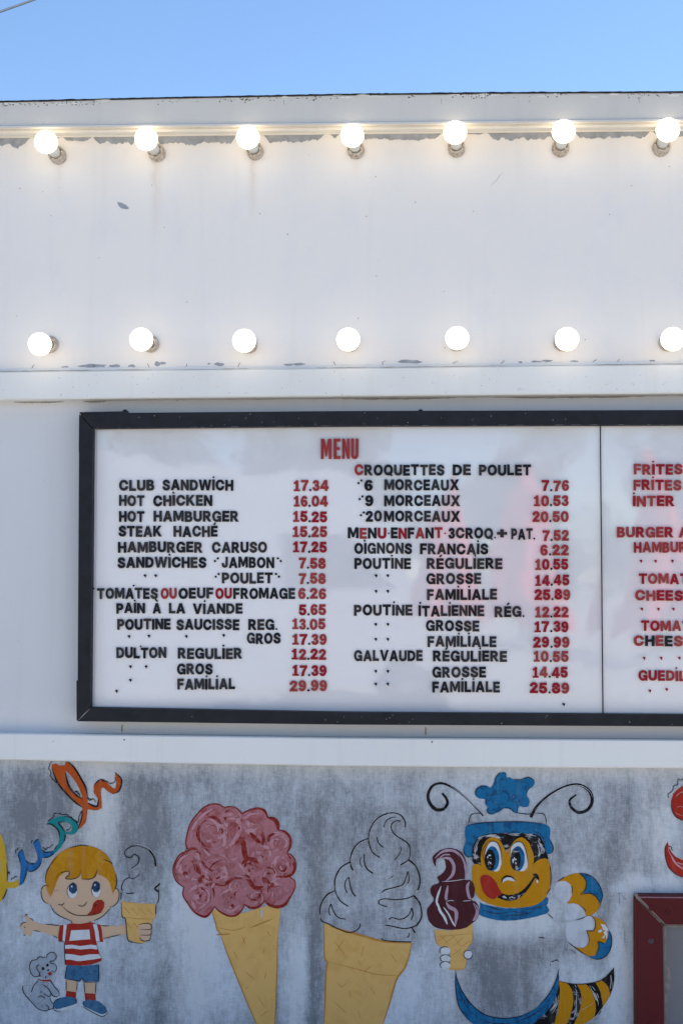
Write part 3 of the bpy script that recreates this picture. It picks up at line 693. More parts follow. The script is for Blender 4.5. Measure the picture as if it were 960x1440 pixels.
t = NT('bare_galvanised_sheet_with_old_white_coat')
def attr(nm):
    x = t.n('ShaderNodeAttribute'); x.attribute_name = nm; return x.outputs['Fac']
brd = t.noise(t.coord(3, 1, 0.9), 4.0, 5, 0.62, 0.5)
stk = t.noise(t.coord(14, 1, 1.0), 4.0, 5, 0.6)
wv = t.noise(t.coord(60, 1, 4), 6.0, 3, 0.7); wh = t.noise(t.coord(5, 1, 60), 6.0, 3, 0.7)
fine = t.noise(t.coord(), 160, 3, 0.7)
mot = t.noise(t.coord(1.5, 1, 0.9), 34, 7, 0.78)
tone = t.math('ADD', t.math('MULTIPLY', t.math('SUBTRACT', brd, 0.5), 0.9), t.math('MULTIPLY', t.math('SUBTRACT', stk, 0.5), 0.32))
tone = t.math('ADD', tone, t.math('MULTIPLY', t.math('SUBTRACT', mot, 0.5), 1.4))
tone = t.math('ADD', tone, t.math('MULTIPLY', t.math('SUBTRACT', t.math('ADD', wv, wh), 1.0), 0.75))
lt = t.math('ADD', t.math('SUBTRACT', t.math('ADD', t.math('MULTIPLY', attr('white_coat'), 0.74), 0.28), t.math('MULTIPLY', attr('stripped'), 0.46)), tone)
lt = t.ramp(lt, 0.0, 1.0)
metal = t.mix(t.ramp(brd, 0.4, 0.6), (0.14, 0.16, 0.185), (0.17, 0.184, 0.205))
col = t.mix(lt, metal, (0.53, 0.575, 0.625))
col = t.mix(t.math('MULTIPLY', t.math('MULTIPLY', attr('warm_coat'), 0.75), t.ramp(tone, -0.5, 0.4)), col, (0.58, 0.53, 0.46))
spk = t.noise(t.coord(), 70, 3, 0.6)
col = t.mix(t.ramp(spk, 0.70, 0.74, 0, 0.5), col, (0.10, 0.11, 0.13))
t.bump(t.math('ADD', t.math('MULTIPLY', mot, 1.0), t.math('MULTIPLY', fine, 0.5)), 0.12, 0.001)
M['mural'] = t.done(col, 0.48, 0.4)
t.l(t.ramp(lt, 0.2, 0.7, 0.40, 0.62), t.b.inputs['Roughness'])
wall = thing('mural_wall', 'bare grey metal wall below the menu with hand painted boy, ice cream cones and bee', 'painted wall', P(600, 1500, 0))
sh = mesh('metal_sheet', V, Fc, M['mural'], wall)
for nm, data in (('white_coat', wa), ('warm_coat', ba), ('stripped', da)):
    at = sh.data.attributes.new(nm, 'FLOAT', 'POINT'); at.data.foreach_set('value', data)
mb = MB(); mb.box((xl, -D_MUR+0.001, 0.10), (xr, 0.0175, P(480, 1060, D_MUR).z)); mb.build('wall_core', M['bare'], wall)

WEAR = (0.36, 0.39, 0.43)
M['blk'] = brush('black_sign_paint', (0.008, 0.008, 0.009), (0.02, 0.02, 0.02), 0.5, 0.30, WEAR, 60)
M['blkw'] = brush('worn_black_sign_paint', (0.008, 0.008, 0.009), (0.42, 0.43, 0.44), 0.85, 0.0, (0.50, 0.51, 0.52), 30, lo=0.565, hi=0.64, sx=0.8, sz=1.3)
M['pblue'] = brush('bright_blue_sign_paint', (0.010, 0.13, 0.28), (0.008, 0.055, 0.14), 0.85, 0.06, (0.30, 0.42, 0.50), 38, lo=0.50, hi=0.62)
M['ublue'] = brush('deep_blue_sign_paint', (0.015, 0.13, 0.33), (0.010, 0.06, 0.19), 0.9, 0.2, WEAR, 45)
M['sblue'] = brush('faded_blue_sign_paint', (0.045, 0.14, 0.25), (0.02, 0.07, 0.15), 0.8, 0.25, WEAR, 60)
M['teal'] = brush('teal_sign_paint', (0.010, 0.20, 0.205), (0.010, 0.15, 0.16), 0.5, 0.12, WEAR, 30)
M['orange'] = brush('orange_red_sign_paint', (0.42, 0.075, 0.012), (0.36, 0.055, 0.010), 0.5, 0.22, (0.50, 0.40, 0.30), 40)
M['yel'] = brush('golden_yellow_sign_paint', (0.48, 0.21, 0.006), (0.43, 0.18, 0.006), 0.5, 0.03, (0.55, 0.42, 0.2), 30)
M['hair'] = brush('mustard_sign_paint', (0.46, 0.19, 0.004), (0.52, 0.26, 0.02), 0.7, 0.0, scale=26)
M['lemon'] = brush('yellow_lettering_paint', (0.52, 0.33, 0.025), (0.46, 0.28, 0.02), 0.6, 0.12, (0.55, 0.5, 0.4), 30)
M['skin'] = brush('flesh_sign_paint', (0.58, 0.39, 0.25), (0.54, 0.37, 0.26), 0.6, 0.08, (0.50, 0.45, 0.40), 20)
M['pred'] = brush('red_sign_paint', (0.34, 0.025, 0.015), (0.28, 0.018, 0.012), 0.6, 0.10, (0.52, 0.25, 0.2), 50)
M['white'] = brush('white_sign_paint', (0.60, 0.61, 0.62), (0.50, 0.52, 0.55), 0.5, 0.15, (0.40, 0.43, 0.47), 30)
M['halo'] = brush('thin_white_sign_paint', (0.50, 0.53, 0.58), (0.40, 0.43, 0.48), 0.9, 0.3, (0.33, 0.36, 0.41), 16)
M['wafer'] = brush('wafer_sign_paint', (0.64, 0.385, 0.125), (0.58, 0.335, 0.10), 0.7, 0.04, (0.55, 0.42, 0.28), 16)
M['waferd'] = brush('dark_wafer_sign_paint', (0.44, 0.20, 0.04), (0.50, 0.26, 0.07), 0.6, 0.15, (0.50, 0.32, 0.13), 50)
M['iris'] = brush('dark_blue_eye_paint', (0.02, 0.06, 0.13), (0.008, 0.012, 0.03), 0.9, 0.2, WEAR, 70)
M['rose'] = brush('rose_sign_paint', (0.41, 0.16, 0.175), (0.24, 0.03, 0.026), 0.75, 0.06, (0.5, 0.3, 0.3), 26, lo=0.50, hi=0.66)
M['rosel'] = brush('pale_rose_sign_paint', (0.50, 0.25, 0.275), (0.38, 0.13, 0.14), 0.75, 0.1, (0.55, 0.35, 0.34), 45)
M['rosem'] = brush('mid_rose_sign_paint', (0.32, 0.10, 0.10), (0.38, 0.16, 0.165), 0.9, 0.05, (0.5, 0.3, 0.3), 50, lo=0.4, hi=0.65)
M['faint'] = brush('rubbed_white_sign_paint', (0.33, 0.37, 0.42), (0.27, 0.30, 0.34), 0.9, 0.4, (0.22, 0.24, 0.27), 24)
M['rosed'] = brush('dark_red_sign_paint', (0.20, 0.016, 0.010), (0.31, 0.075, 0.07), 0.7, 0.1, (0.4, 0.2, 0.2), 55)
M['choc'] = brush('chocolate_sign_paint', (0.060, 0.014, 0.018), (0.085, 0.022, 0.026), 0.6, 0.05, (0.2, 0.1, 0.12), 40)
M['mauve'] = brush('mauve_sign_paint', (0.37, 0.245, 0.31), (0.44, 0.34, 0.38), 0.6, 0.05, (0.3, 0.25, 0.28), 40)
M['edgel'] = brush('pale_rubbed_line', (0.48, 0.47, 0.46), (0.36, 0.37, 0.39), 0.8, 0.4, WEAR, 60)

LAYER = 0.00045
class Art:
    """a painted figure: fills and strokes become meshes; sub-parts share the figure as parent"""
    def __init__(s, name, label=None):
        s.name = name; s.label = label; s.root = None; s.items = {}; s.order = []
    def get(s, part):
        if part not in s.items: s.items[part] = (MB(), []); s.order.append(part)
        return s.items[part]
    def fill(s, part, mat, lay, *loops):
        mb, ml = s.get(part)
        if mat not in ml: ml.append(mat)
        mb.fill([[(x+random.uniform(-.3, .3), y+random.uniform(-.3, .3)) for x, y in l] for l in loops], D_MUR+LAYER*(lay+random.uniform(0, .12)), ml.index(mat))
    def line(s, part, mat, lay, pts, w, taper=True):
        mb, ml = s.get(part)
        if mat not in ml: ml.append(mat)
        if mat == 'blk' and part in ('outline', 'lettering_outline', 'swirl', 'ice_cream'): w = w*1.45 if not isinstance(w, list) else [q*1.45 for q in w]
        mb.stroke(pts, w, D_MUR+LAYER*(lay+random.uniform(0, .12)), ml.index(mat), taper)
    def dash(s, part, mat, lay, pts, w):
        """broken, worn line"""
        i = 0; n = len(pts)
        while i < n-1:
            k = random.randint(3, 9); j = min(n-1, i+k)
            ww = w*random.uniform(0.75, 1.15)
            if random.random() < 0.98: s.line(part, mat, lay, pts[i:j+1], ww, False)
            i = j
    def done(s):
        first = s.order[0]
        for part in s.order:
            mb, ml = s.items[part]
            mats = [M[m] for m in ml]
            if part == first: s.root = mb.build(s.name, mats, wall); 
            else: mb.build(part.split('#')[0], mats, s.root)
        if s.label: s.root['label'] = s.label
        return s.root

def crinkle(pts, amp=2.0):
    out = []
    for i in range(len(pts)-1):
        (x0, y0), (x1, y1) = pts[i], pts[i+1]
        for k in range(2):
            t_ = k/2; out.append((x0+(x1-x0)*t_+random.uniform(-amp, amp)*0.6, y0+(y1-y0)*t_+random.uniform(-amp, amp)*0.6))
    return out+[pts[-1]]

fA, fL, fK = frame(0, 1060, 6.546), frame(0, 1060, 3.789), frame(20, 1280, 6)
fB, fM, fF = frame(240, 1120, 5.0526), frame(220, 1100, 2.4), frame(440, 1130, 5.333)
fC, fD, fE, fT, fN = frame(590, 1080, 4.8), frame(590, 1240, 4.8), frame(740, 1220, 6.4), frame(580, 1060, 3.2), frame(880, 1080, 4)

# ---- lettering, rising script word at the left
a = Art('painted_lettering', 'slanting script letters in yellow, blue, teal and orange')
a.fill('letter', 'lemon', 1, cr([-45,690, 0,735, 20,760, 45,850, 65,960, 68,1080, 70,1178, 70,1178, 120,1180, 172,1152, 172,1152, 182,1212, 182,1212, 140,1235, 68,1240, 50,1290, 20,1345, 0,1370, -60,1420, -110,1380, -130,1200, -120,950, -90,760], f=fA),
       cr([-45,830, -10,900, 6,1000, 4,1080, -8,1150, -45,1250, -75,1150, -78,950], f=fA))
a.fill('blue_letter', 'ublue', 2, cr([163,920, 163,920, 212,876, 212,876, 224,920, 247,985, 280,1010, 320,1005, 345,970, 340,920, 306,820, 306,820, 354,781, 354,781, 374,830, 392,885, 420,905, 490,890, 490,890, 504,914, 500,920, 450,947, 395,957, 385,1000, 350,1050, 300,1080, 250,1080, 237,1130, 207,1200, 180,1213, 180,1213, 185,1150, 192,1050, 185,990], f=fA))
a.fill('teal_letter', 'teal', 3, cr([426,649, 426,649, 470,610, 530,582, 590,573, 650,590, 700,625, 722,660, 720,700, 690,735, 650,746, 606,732, 606,732, 602,760, 592,810, 562,860, 506,918, 506,918, 490,890, 500,885, 535,840, 548,780, 545,720, 520,680, 480,655], f=fA),
       cr([540,632, 540,632, 600,628, 650,650, 666,680, 650,712, 605,722, 605,722, 588,690], f=fA))
a.fill('orange_letter', 'orange', 4, cr([278,60, 300,54, 318,62, 345,60, 352,45, 360,42, 395,75, 430,130, 455,180, 468,238, 470,262, 495,275, 520,278, 522,240, 502,210, 503,165, 530,140, 560,140, 588,172, 612,185, 620,160, 612,96, 612,96, 640,130, 647,165, 632,200, 602,214, 572,198, 552,180, 540,190, 540,230, 543,290, 543,290, 512,302, 470,298, 465,330, 455,370, 418,402, 418,402, 432,345, 440,285, 400,255, 350,205, 310,155, 284,105], f=fL),
       cr([349,98, 358,96, 390,130, 425,190, 438,240, 400,212, 365,165], f=fL))
S_ = 'lettering_outline'
for pts, wd in (([64,1000, 70,1080, 70,1180], 5), ([68,1245, 50,1295, 25,1345], 7), ([240,985, 280,1012, 318,1006], 7), ([250,1080, 300,1082, 350,1052, 385,1002], 6), ([212,1195, 237,1130, 250,1080], 6), ([500,922, 450,950, 400,958], 6), ([392,880, 420,908, 470,900], 6), ([163,925, 180,960, 188,1010], 5), ([212,876, 165,918], 5), ([354,781, 308,820], 5),
               ([426,649, 470,648, 520,682, 545,722, 548,775], 8), ([604,735, 600,775, 590,812], 7), ([590,573, 650,588, 700,625, 722,662], 6), ([605,722, 560,665, 540,632, 600,627], 6), ([535,835, 500,885], 5)):
    a.line(S_, 'blk', 6, cr(pts, False, f=fA), wd/6.5)
for pts, wd in (([278,80, 310,157, 350,207, 400,257, 440,287], 2.2), ([360,42, 395,72, 430,128, 457,180, 470,240], 2.2), ([349,98, 366,167, 402,216, 440,240], 2.0), ([470,262, 495,276, 520,278, 524,240], 2.2), ([505,165, 530,140, 560,140], 1.6), ([612,98, 645,130, 647,165, 632,200, 602,214], 1.8), ([440,300, 436,340, 418,400], 1.4)):
    a.line(S_, 'blk', 6, cr(pts, False, f=fL), wd*0.75)
for pts in ([475,72, 458,100, 452,130, 468,170, 465,205, 490,235, 520,265, 555,305], [440,625, 465,605, 490,590, 508,550, 545,553, 600,560, 640,575, 690,615, 722,628, 740,560, 755,530], [145,915, 150,890, 175,868], [290,815, 300,795], [400,860, 420,880, 440,870, 490,840], [75,1100, 85,1090, 90,1110], [105,1165, 125,1140, 160,1130], [610,705, 635,700, 655,670], [690,350, 715,345, 725,375], [805,410, 830,415, 845,430]):
    a.line(S_, 'blk', 6, crinkle(cr(pts, False, 3, f=fA), 1.6), 0.75, False)
for pts in ([470,235, 480,250, 500,240, 512,258], [545,145, 575,150, 590,160, 612,150, 615,125], [400,200, 420,210, 430,225]):
    a.line(S_, 'blk', 6, crinkle(cr(pts, False, 3, f=fL), 1.3), 0.75, False)
a.done()

# ---- the boy
a = Art('painted_boy', 'fair haired boy in red striped shirt holding a cone')
a.fill('face', 'skin', 3, cr([250,700, 262,780, 290,830, 330,870, 380,892, 440,900, 500,890, 550,862, 585,820, 605,760, 612,700, 600,620, 540,580, 430,570, 320,590, 262,640], f=fL))
a.fill('face', 'skin', 2, cr([262,710, 237,703, 221,735, 230,780, 258,802, 285,790], f=fL)); a.fill('face', 'skin', 2, cr([595,725, 622,718, 636,742, 630,785, 605,812, 580,812], f=fL))
a.fill('face', 'skin', 2, straight([378,880, 492,880, 492,912, 378,912], f=fL))
a.fill('hair', 'hair', 5, cr([272,764, 272,764, 250,720, 246,650, 262,600, 300,545, 360,505, 430,489, 500,496, 560,530, 600,590, 618,650, 620,700, 602,750, 602,750, 590,700, 572,668, 548,652, 524,642, 519,614, 519,614, 508,650, 480,666, 436,667, 436,667, 433,640, 434,620, 434,620, 424,648, 392,664, 354,664, 354,664, 368,648, 366,628, 345,632, 318,655, 300,690, 290,722], f=fL))
for pts in ([300,660, 322,636, 345,629, 367,626, 369,644, 350,664, 385,668, 420,655, 435,620], [434,668, 480,668, 508,652, 520,614], [244,690, 247,640, 268,595, 310,543], [370,502, 430,488, 475,492], [619,640, 622,690, 614,720], [548,560, 590,578, 600,590]):
    a.line('outline', 'blk', 8, cr(pts, False, f=fL), 0.8)
for cx, cy, rx, ry, ix, iy in ((386, 733, 27, 38, 390, 716), (513, 726, 24, 38, 513, 708)):
    a.fill('eye#%d' % cx, 'white', 5, ell(cx, cy, rx, ry, fL)); a.fill('eye#%d' % cx, 'iris', 6, ell(ix, iy, 22, 30, fL, wob=0.05)); a.fill('eye#%d' % cx, 'white', 7, ell(ix-6, iy-9, 4, 5, fL, 8))
    a.line('outline', 'blk', 8, ell(cx, cy, rx, ry, fL, 14, 110, 330), 0.5)
a.fill('tongue', 'pred', 6, cr([466,859, 466,859, 488,832, 500,797, 520,780, 545,781, 558,803, 545,836, 515,856], f=fL))
for pts in ([417,803, 430,812, 450,808, 466,786], [308,802, 330,806, 346,793], [328,808, 360,838, 400,858, 440,862, 500,858, 550,842], [266,800, 292,845, 330,870, 386,893], [500,890, 545,868, 592,820], [262,708, 237,702, 220,735, 230,780, 258,800], [612,722, 624,718, 636,742, 630,785, 605,812, 584,816], [500,820, 512,805, 520,795]):
    a.line('outline', 'blk', 8, cr(pts, False, f=fL), 0.75)
a.line('face', 'iris', 4.6, straight([288,735, 312,726], fL), 1.6)
a.fill('arm#1', 'skin', 2, cr([388,130, 330,124, 270,121, 200,107, 160,85, 125,55, 110,35, 95,38, 93,55, 105,100, 70,108, 47,150, 62,158, 88,138, 78,190, 86,212, 108,208, 120,190, 128,220, 146,220, 160,175, 220,182, 330,217, 388,240], f=fK))
a.fill('arm#2', 'skin', 2, cr([735,130, 850,134, 960,128, 960,195, 850,217, 735,244], f=fK))
a.fill('shirt', 'pred', 3, straight([486,110, 560,117, 642,100, 700,118, 728,122, 742,165, 750,268, 694,262, 700,310, 722,370, 742,408, 735,430, 650,458, 560,468, 430,462, 425,268, 374,262, 376,200, 388,130, 440,120], fK))
for q in ([482,170, 635,163, 645,245, 560,252, 465,258], [418,125, 447,120, 440,170, 428,268, 408,264], [664,116, 698,120, 712,180, 724,264, 692,262, 680,180], [428,296, 490,292, 560,304, 650,292, 695,296, 705,332, 650,325, 560,331, 490,322, 428,326], [427,370, 480,372, 560,384, 640,372, 716,370, 738,402, 690,410, 640,420, 540,430, 480,416, 428,416]):
    a.fill('shirt', 'white', 4, straight(q, fK))
a.fill('shorts', 'sblue', 3, straight([446,464, 580,470, 716,458, 716,604, 602,605, 574,575, 550,598, 428,578], fK))
a.fill('leg#1', 'skin', 2, straight([440,585, 535,598, 526,695, 438,685], fK)); a.fill('leg#2', 'skin', 2, straight([588,600, 695,600, 686,712, 598,705], fK))
a.fill('sock#1', 'pred', 3, straight([442,678, 526,692, 520,748, 434,730], fK)); a.fill('sock#2', 'pred', 3, straight([595,700, 685,706, 692,770, 600,758], fK))
a.fill('shoe#0', 'white', 3, cr([330,798, 345,842, 400,850, 470,827, 524,804, 522,785, 440,790, 345,790], f=fK)); a.fill('shoe#1', 'white', 3, cr([580,795, 585,818, 640,845, 690,872, 740,893, 775,885, 786,850, 740,850, 640,800], f=fK))
a.fill('shoe#0', 'sblue', 4, cr([332,788, 360,755, 432,730, 520,745, 523,788, 460,808, 390,831, 345,828], f=fK)); a.fill('shoe#1', 'sblue', 4, cr([582,790, 590,767, 625,757, 692,762, 750,797, 783,845, 772,868, 735,876, 680,853, 620,826, 588,808], f=fK))
for pts in ([388,132, 330,124, 265,120], [330,215, 370,236], [165,172, 220,180], [135,65, 165,88], [92,55, 105,33, 115,42], [50,140, 70,110, 105,100], [80,208, 95,214], [85,150, 95,140], [735,132, 800,134], [750,240, 830,222, 900,205], [330,800, 345,846, 400,852], [330,795, 352,760, 400,740], [524,745, 526,790], [578,810, 588,818, 640,848, 690,876, 740,896, 778,880, 786,850], [580,795, 588,768], [428,578, 446,466], [430,580, 500,590, 550,600, 574,576, 602,607, 716,606], [716,460, 718,606], [440,590, 440,680], [535,600, 528,690], [590,605, 598,700], [692,605, 686,705], [425,262, 375,262], [425,270, 430,460], [480,95, 492,108], [635,102, 645,95]):
    a.line('outline', 'blk', 8, cr(pts, False, f=fK), 0.7)
a.fill('cone', 'wafer', 4, straight([648,786, 740,796, 832,800, 828,878, 812,886, 815,890, 800,985, 770,1008, 730,1010, 690,990, 680,985, 668,880, 652,868], fL))
for q in ([660,815, 690,850, 700,822, 735,858, 745,825, 780,860, 790,830, 815,858], [675,900, 700,930, 715,900, 735,925]):
    a.line('cone', 'waferd', 5, straight(q, fL), 0.8, False)
a.line('cone', 'waferd', 5, straight([655,868, 740,880, 826,880], fL), 1.0)
a.fill('hand', 'skin', 5, cr([738,912, 770,903, 802,906, 808,930, 806,960, 796,994, 756,996, 742,970, 736,935], f=fL))
for pts in ([738,912, 770,904, 802,908, 808,930, 796,936, 745,936], [806,938, 806,960, 796,966, 745,966], [803,968, 796,994, 760,996, 742,976], [648,790, 652,868, 670,884, 680,985, 705,1004, 760,1012], [832,800, 830,860], [647,735, 645,780], [846,715, 846,775, 836,800]):
    a.line('outline', 'blk', 8, cr(pts, False, f=fL), 0.8)
for pts, wd in (([735,585, 742,555, 716,536, 700,552, 672,547, 667,520, 700,494, 735,490], 0.9), ([735,540, 738,580, 700,612], .6), ([795,512, 822,550, 830,600], 1.4), ([690,640, 690,658, 715,665, 745,640], .6), ([818,610, 845,645, 852,690, 826,718, 845,735], 1.5), ([690,660, 662,675, 648,715, 655,730], .9), ([675,745, 715,742], .9), ([740,490, 790,510], .5)):
    a.dash('ice_cream', 'blk', 6, cr(pts, False, f=fL), wd)
for pts in ([745,585, 735,600, 700,618], [705,490, 745,484, 800,508, 834,560], [850,735, 850,780], [642,720, 640,770]):
    a.line('ice_cream', 'edgel', 5, cr(pts, False, f=fL), 0.8)
a.done()

# ---- the little dog
a = Art('painted_dog', 'small white puppy drawn in black line beside the boy')
a.fill('body', 'faint', 1, cr([205,595, 170,640, 150,700, 120,730, 95,720, 150,780, 200,830, 260,846, 330,830, 330,790, 305,735, 350,728, 376,700, 370,670, 330,630, 308,590], f=fK))
a.fill('head', 'faint', 1, cr([185,425, 215,395, 250,395, 275,400, 285,370, 320,356, 350,370, 355,405, 330,430, 345,455, 358,490, 345,525, 330,550, 270,575, 225,565, 165,555, 135,510, 135,460, 155,425], f=fK))
for pts in ([212,462, 197,470, 192,490, 215,530, 212,550, 190,562, 160,553, 136,510, 133,465, 150,428, 185,418], [190,420, 205,400, 225,392, 240,400, 262,395], [275,402, 283,372, 318,355, 350,368, 356,400, 335,428, 305,430, 310,448, 345,455, 360,490, 345,525], [218,560, 222,545], [270,555, 268,575], [205,592, 165,640, 148,690], [310,598, 340,642, 380,690, 375,722, 350,730, 325,718, 318,700], [245,628, 285,658, 312,700, 302,726, 270,718, 250,700], [205,728, 235,724, 262,745], [76,640, 74,672, 95,715, 152,780, 200,830, 262,850, 292,838, 288,812, 268,800], [292,838, 318,834, 332,826], [305,735, 310,762, 332,795], [222,690, 240,690], [320,510, 335,520]):
    a.dash('outline', 'blk', 4, cr(pts, False, f=fK), 0.75)
for cx, cy, rx, ry in ((245, 493, 13, 14), (282, 463, 12, 13), (288, 506, 9, 8)): a.fill('eye#%d' % cx if cx < 285 else 'nose', 'blk', 3, ell(cx, cy, rx, ry, fK, 12))
a.fill('tongue', 'pred', 3, cr([285,530, 315,522, 318,540, 300,552], f=fK)); a.fill('collar', 'pred', 3, cr([205,577, 240,588, 306,584, 306,598, 250,600, 205,586], f=fK))
a.done()

# ---- pink scoop on a cone
OUT = [345,58, 290,55, 235,80, 185,130, 140,195, 118,270, 108,340, 128,385, 128,385, 70,410, 30,470, 18,530, 40,600, 95,645, 95,645, 88,700, 115,750, 165,820, 230,858, 270,845, 312,782, 312,782, 350,820, 410,850, 470,845, 510,800, 522,765, 522,765, 570,798, 630,785, 664,742, 664,742, 700,775, 760,792, 815,770, 850,715, 882,650, 880,600, 850,570, 885,520, 885,460, 855,415, 825,405, 825,405, 855,350, 850,290, 815,250, 768,240, 768,240, 765,190, 735,160, 690,148, 690,148, 670,100, 620,82, 560,95, 508,122, 508,122, 470,85, 420,72, 380,78]
a = Art('painted_ice_cream', 'cone with a big lumpy pink scoop')
pl = cr(OUT, f=fB); a.fill('scoop', 'rose', 3, pl)
a.line('scoop', 'rosed', 4, pl+[pl[0]], 1.8, False)
for pts, wd in (([118,340, 100,400, 40,470, 30,540, 60,610], 1.8), ([115,740, 170,820, 235,850, 280,830, 310,785], 2.4), ([345,812, 410,846, 470,842, 515,790], 2.2), ([525,765, 570,792, 630,780, 664,735], 4.5), ([670,735, 700,770, 760,785, 815,765, 850,705], 5.5), ([690,150, 740,165, 760,200, 762,240], 7), ([770,240, 815,255, 848,295, 850,345, 825,400], 4), ([830,410, 870,470, 880,520, 840,565, 740,572], 5), ([510,120, 560,98, 620,86, 665,105, 685,150], 3),
                ([210,200, 192,262, 215,330, 265,380], 6), ([190,215, 260,160, 330,160, 360,200], 4), ([260,155, 290,148, 330,150], 5), ([490,285, 515,330, 530,420, 560,470, 600,520], 9), ([440,345, 480,310, 500,290], 6), ([155,455, 175,500, 215,552], 8), ([665,385, 700,355, 735,325], 7), ([300,620, 380,625, 450,580, 520,580], 6), ([560,240, 600,300, 640,330], 7), ([520,520, 560,600, 600,650, 660,640], 7), ([680,570, 700,640, 690,680], 5), ([420,730, 460,690, 480,650], 4), ([300,330, 345,300, 350,260], 3), ([640,240, 660,300, 650,350], 6), ([800,560, 840,520, 850,470], 3), ([260,590, 300,650, 310,720], 3), ([210,430, 250,500, 330,550], 3), ([545,700, 580,740, 620,720, 650,670], 4)):
    a.line('scoop', 'rosed', 5, cr(pts, False, f=fB), wd*0.8)
for pts, wd in (([145,300, 160,220, 220,140, 300,85], 6), ([430,100, 480,160, 490,230, 450,320, 390,370], 9), ([230,370, 300,440, 400,465, 480,430], 7), ([60,560, 50,500, 80,440, 140,410], 6), ([230,280, 260,220, 320,200, 350,250, 330,310], 5), ([380,180, 400,250, 360,320, 290,350], 5), ([700,290, 740,260, 800,280, 830,330, 800,370, 720,390], 7), ([720,530, 720,480, 780,440, 830,490, 810,540, 750,550], 5), ([130,680, 180,640, 260,660, 270,740, 200,800], 7), ([200,560, 280,600, 360,580], 6), ([350,700, 420,660, 490,660], 5), ([380,800, 440,810, 490,770], 5), ([560,730, 590,690, 640,680], 4), ([720,720, 740,650, 800,640, 840,680], 5), ([520,160, 560,130, 630,120], 5), ([480,470, 520,520, 560,560], 6), ([600,380, 640,420, 650,470], 5), ([90,540, 130,580, 190,590], 5), ([190,430, 230,520, 300,560], 5)):
    q = cr(pts, False, f=fB)
    a.line('scoop', 'rosel', 6, q, wd*0.62)
    for k in range(2):
        off = random.uniform(-2.2, 2.2); a.line('scoop', random.choice(('rosel', 'rosed')), 6.5, [(x+off, y+off*0.6) for x, y in q[3:-2]], 0.5)
LOB = ((300,280,165), (590,205,105), (755,330,88), (790,485,82), (775,665,95), (600,715,62), (425,745,85), (205,715,105), (115,525,88), (350,540,140), (560,520,95), (650,420,80), (255,620,80), (480,630,80), (440,180,90), (180,420,70), (690,560,70))
ctr = (450, 430)
for cx, cy, r in LOB:
    for k in range(int(r/4)):
        rr = r*random.uniform(0.15, 0.97); a0 = random.uniform(0, 360); sp = random.uniform(35, 120)
        q = ell(cx+random.uniform(-.3, .3)*r, cy+random.uniform(-.3, .3)*r, rr*0.8, rr*0.8*random.uniform(0.7, 1.2), fB, max(5, int(sp/9)), a0, a0+sp)
        a.line('scoop', random.choice(('rose', 'rose', 'rosel', 'rosel', 'rosem', 'rosem', 'rosed')), random.uniform(6.05, 6.9), q, random.uniform(1.5, 6.0)*(1.0 if rr > 30 else 0.5) if random.random() < .75 else random.uniform(.4, 1.2))
for x, y, r in ((560, 208, 13), (345, 292, 9), (230, 590, 6), (395, 535, 10), (210, 655, 6), (470, 690, 6), (640, 430, 7), (540, 350, 5)):
    a.fill('scoop', 'rosel', 7, ell(x, y, r, r*1.1, fB, 9, wob=0.35))
a.fill('cone', 'wafer', 2, straight([182,425, 240,445, 300,440, 380,415, 421,412, 416,458, 410,520, 407,640, 404,760, 399,830, 388,892, 378,896, 336,812, 300,728, 246,596, 218,520, 204,495, 196,465], fM))
for pts, wd in (([184,428, 200,475, 204,495, 220,515], 2.4), ([218,520, 246,596, 300,728, 336,812, 372,890], 2.2), ([408,520, 406,640, 402,760, 397,830, 388,890], 1.8), ([202,515, 250,512], 3), ([205,490, 260,500, 300,488], 1.2), ([320,490, 350,478, 390,462], 2.6), ([288,520, 300,545], 1), ([302,520, 290,545], 1), ([372,500, 384,520], 1.2), ([365,560, 360,580], 1), ([300,640, 330,665], 1), ([260,570, 275,600], 1), ([300,700, 312,690], 1), ([370,640, 365,665], 1), ([340,720, 365,760], 1), ([350,790, 380,770], 1)):
    a.line('cone', 'waferd', 3, cr(pts, False, f=fM), wd*0.75)
a.fill('cone', 'edgel', 3.4, cr([352,432, 360,433, 357,452, 352,460], f=fM))
a.done()

# ---- soft ice cream drawn in black line on a cone
a = Art('painted_ice_cream', 'tall cone with unpainted swirl in black outline')
a.fill('cone', 'wafer', 2, straight([564,475, 600,488, 680,514, 760,534, 820,541, 863,541, 852,585, 838,625, 815,658, 800,695, 780,765, 764,820, 738,905, 700,925, 600,920, 562,905, 563,816, 567,740, 570,640, 576,605, 566,590], fM))
for pts, wd in (([566,478, 567,590, 577,606, 572,640, 569,740, 565,816], 3), ([580,485, 640,503, 700,520, 770,538, 860,543], 4), ([860,543, 850,590, 836,628, 812,660, 800,695, 780,765, 762,820], 3.2), ([575,605, 680,632, 740,648, 790,652, 815,650], 1.2), ([600,535, 640,590], 1), ([632,530, 605,575], 1), ([700,550, 690,590], 1), ([790,580, 812,610], 1), ([610,675, 625,690, 640,678], 1), ([700,640, 725,620], 1), ([600,740, 640,780], 1), ([680,770, 690,800], 1), ([650,700, 655,730], .8), ([720,690, 740,720], .8), ([680,600, 690,620], .8)):
    a.line('cone', 'waferd', 3, cr(pts, False, f=fM), wd*0.75)
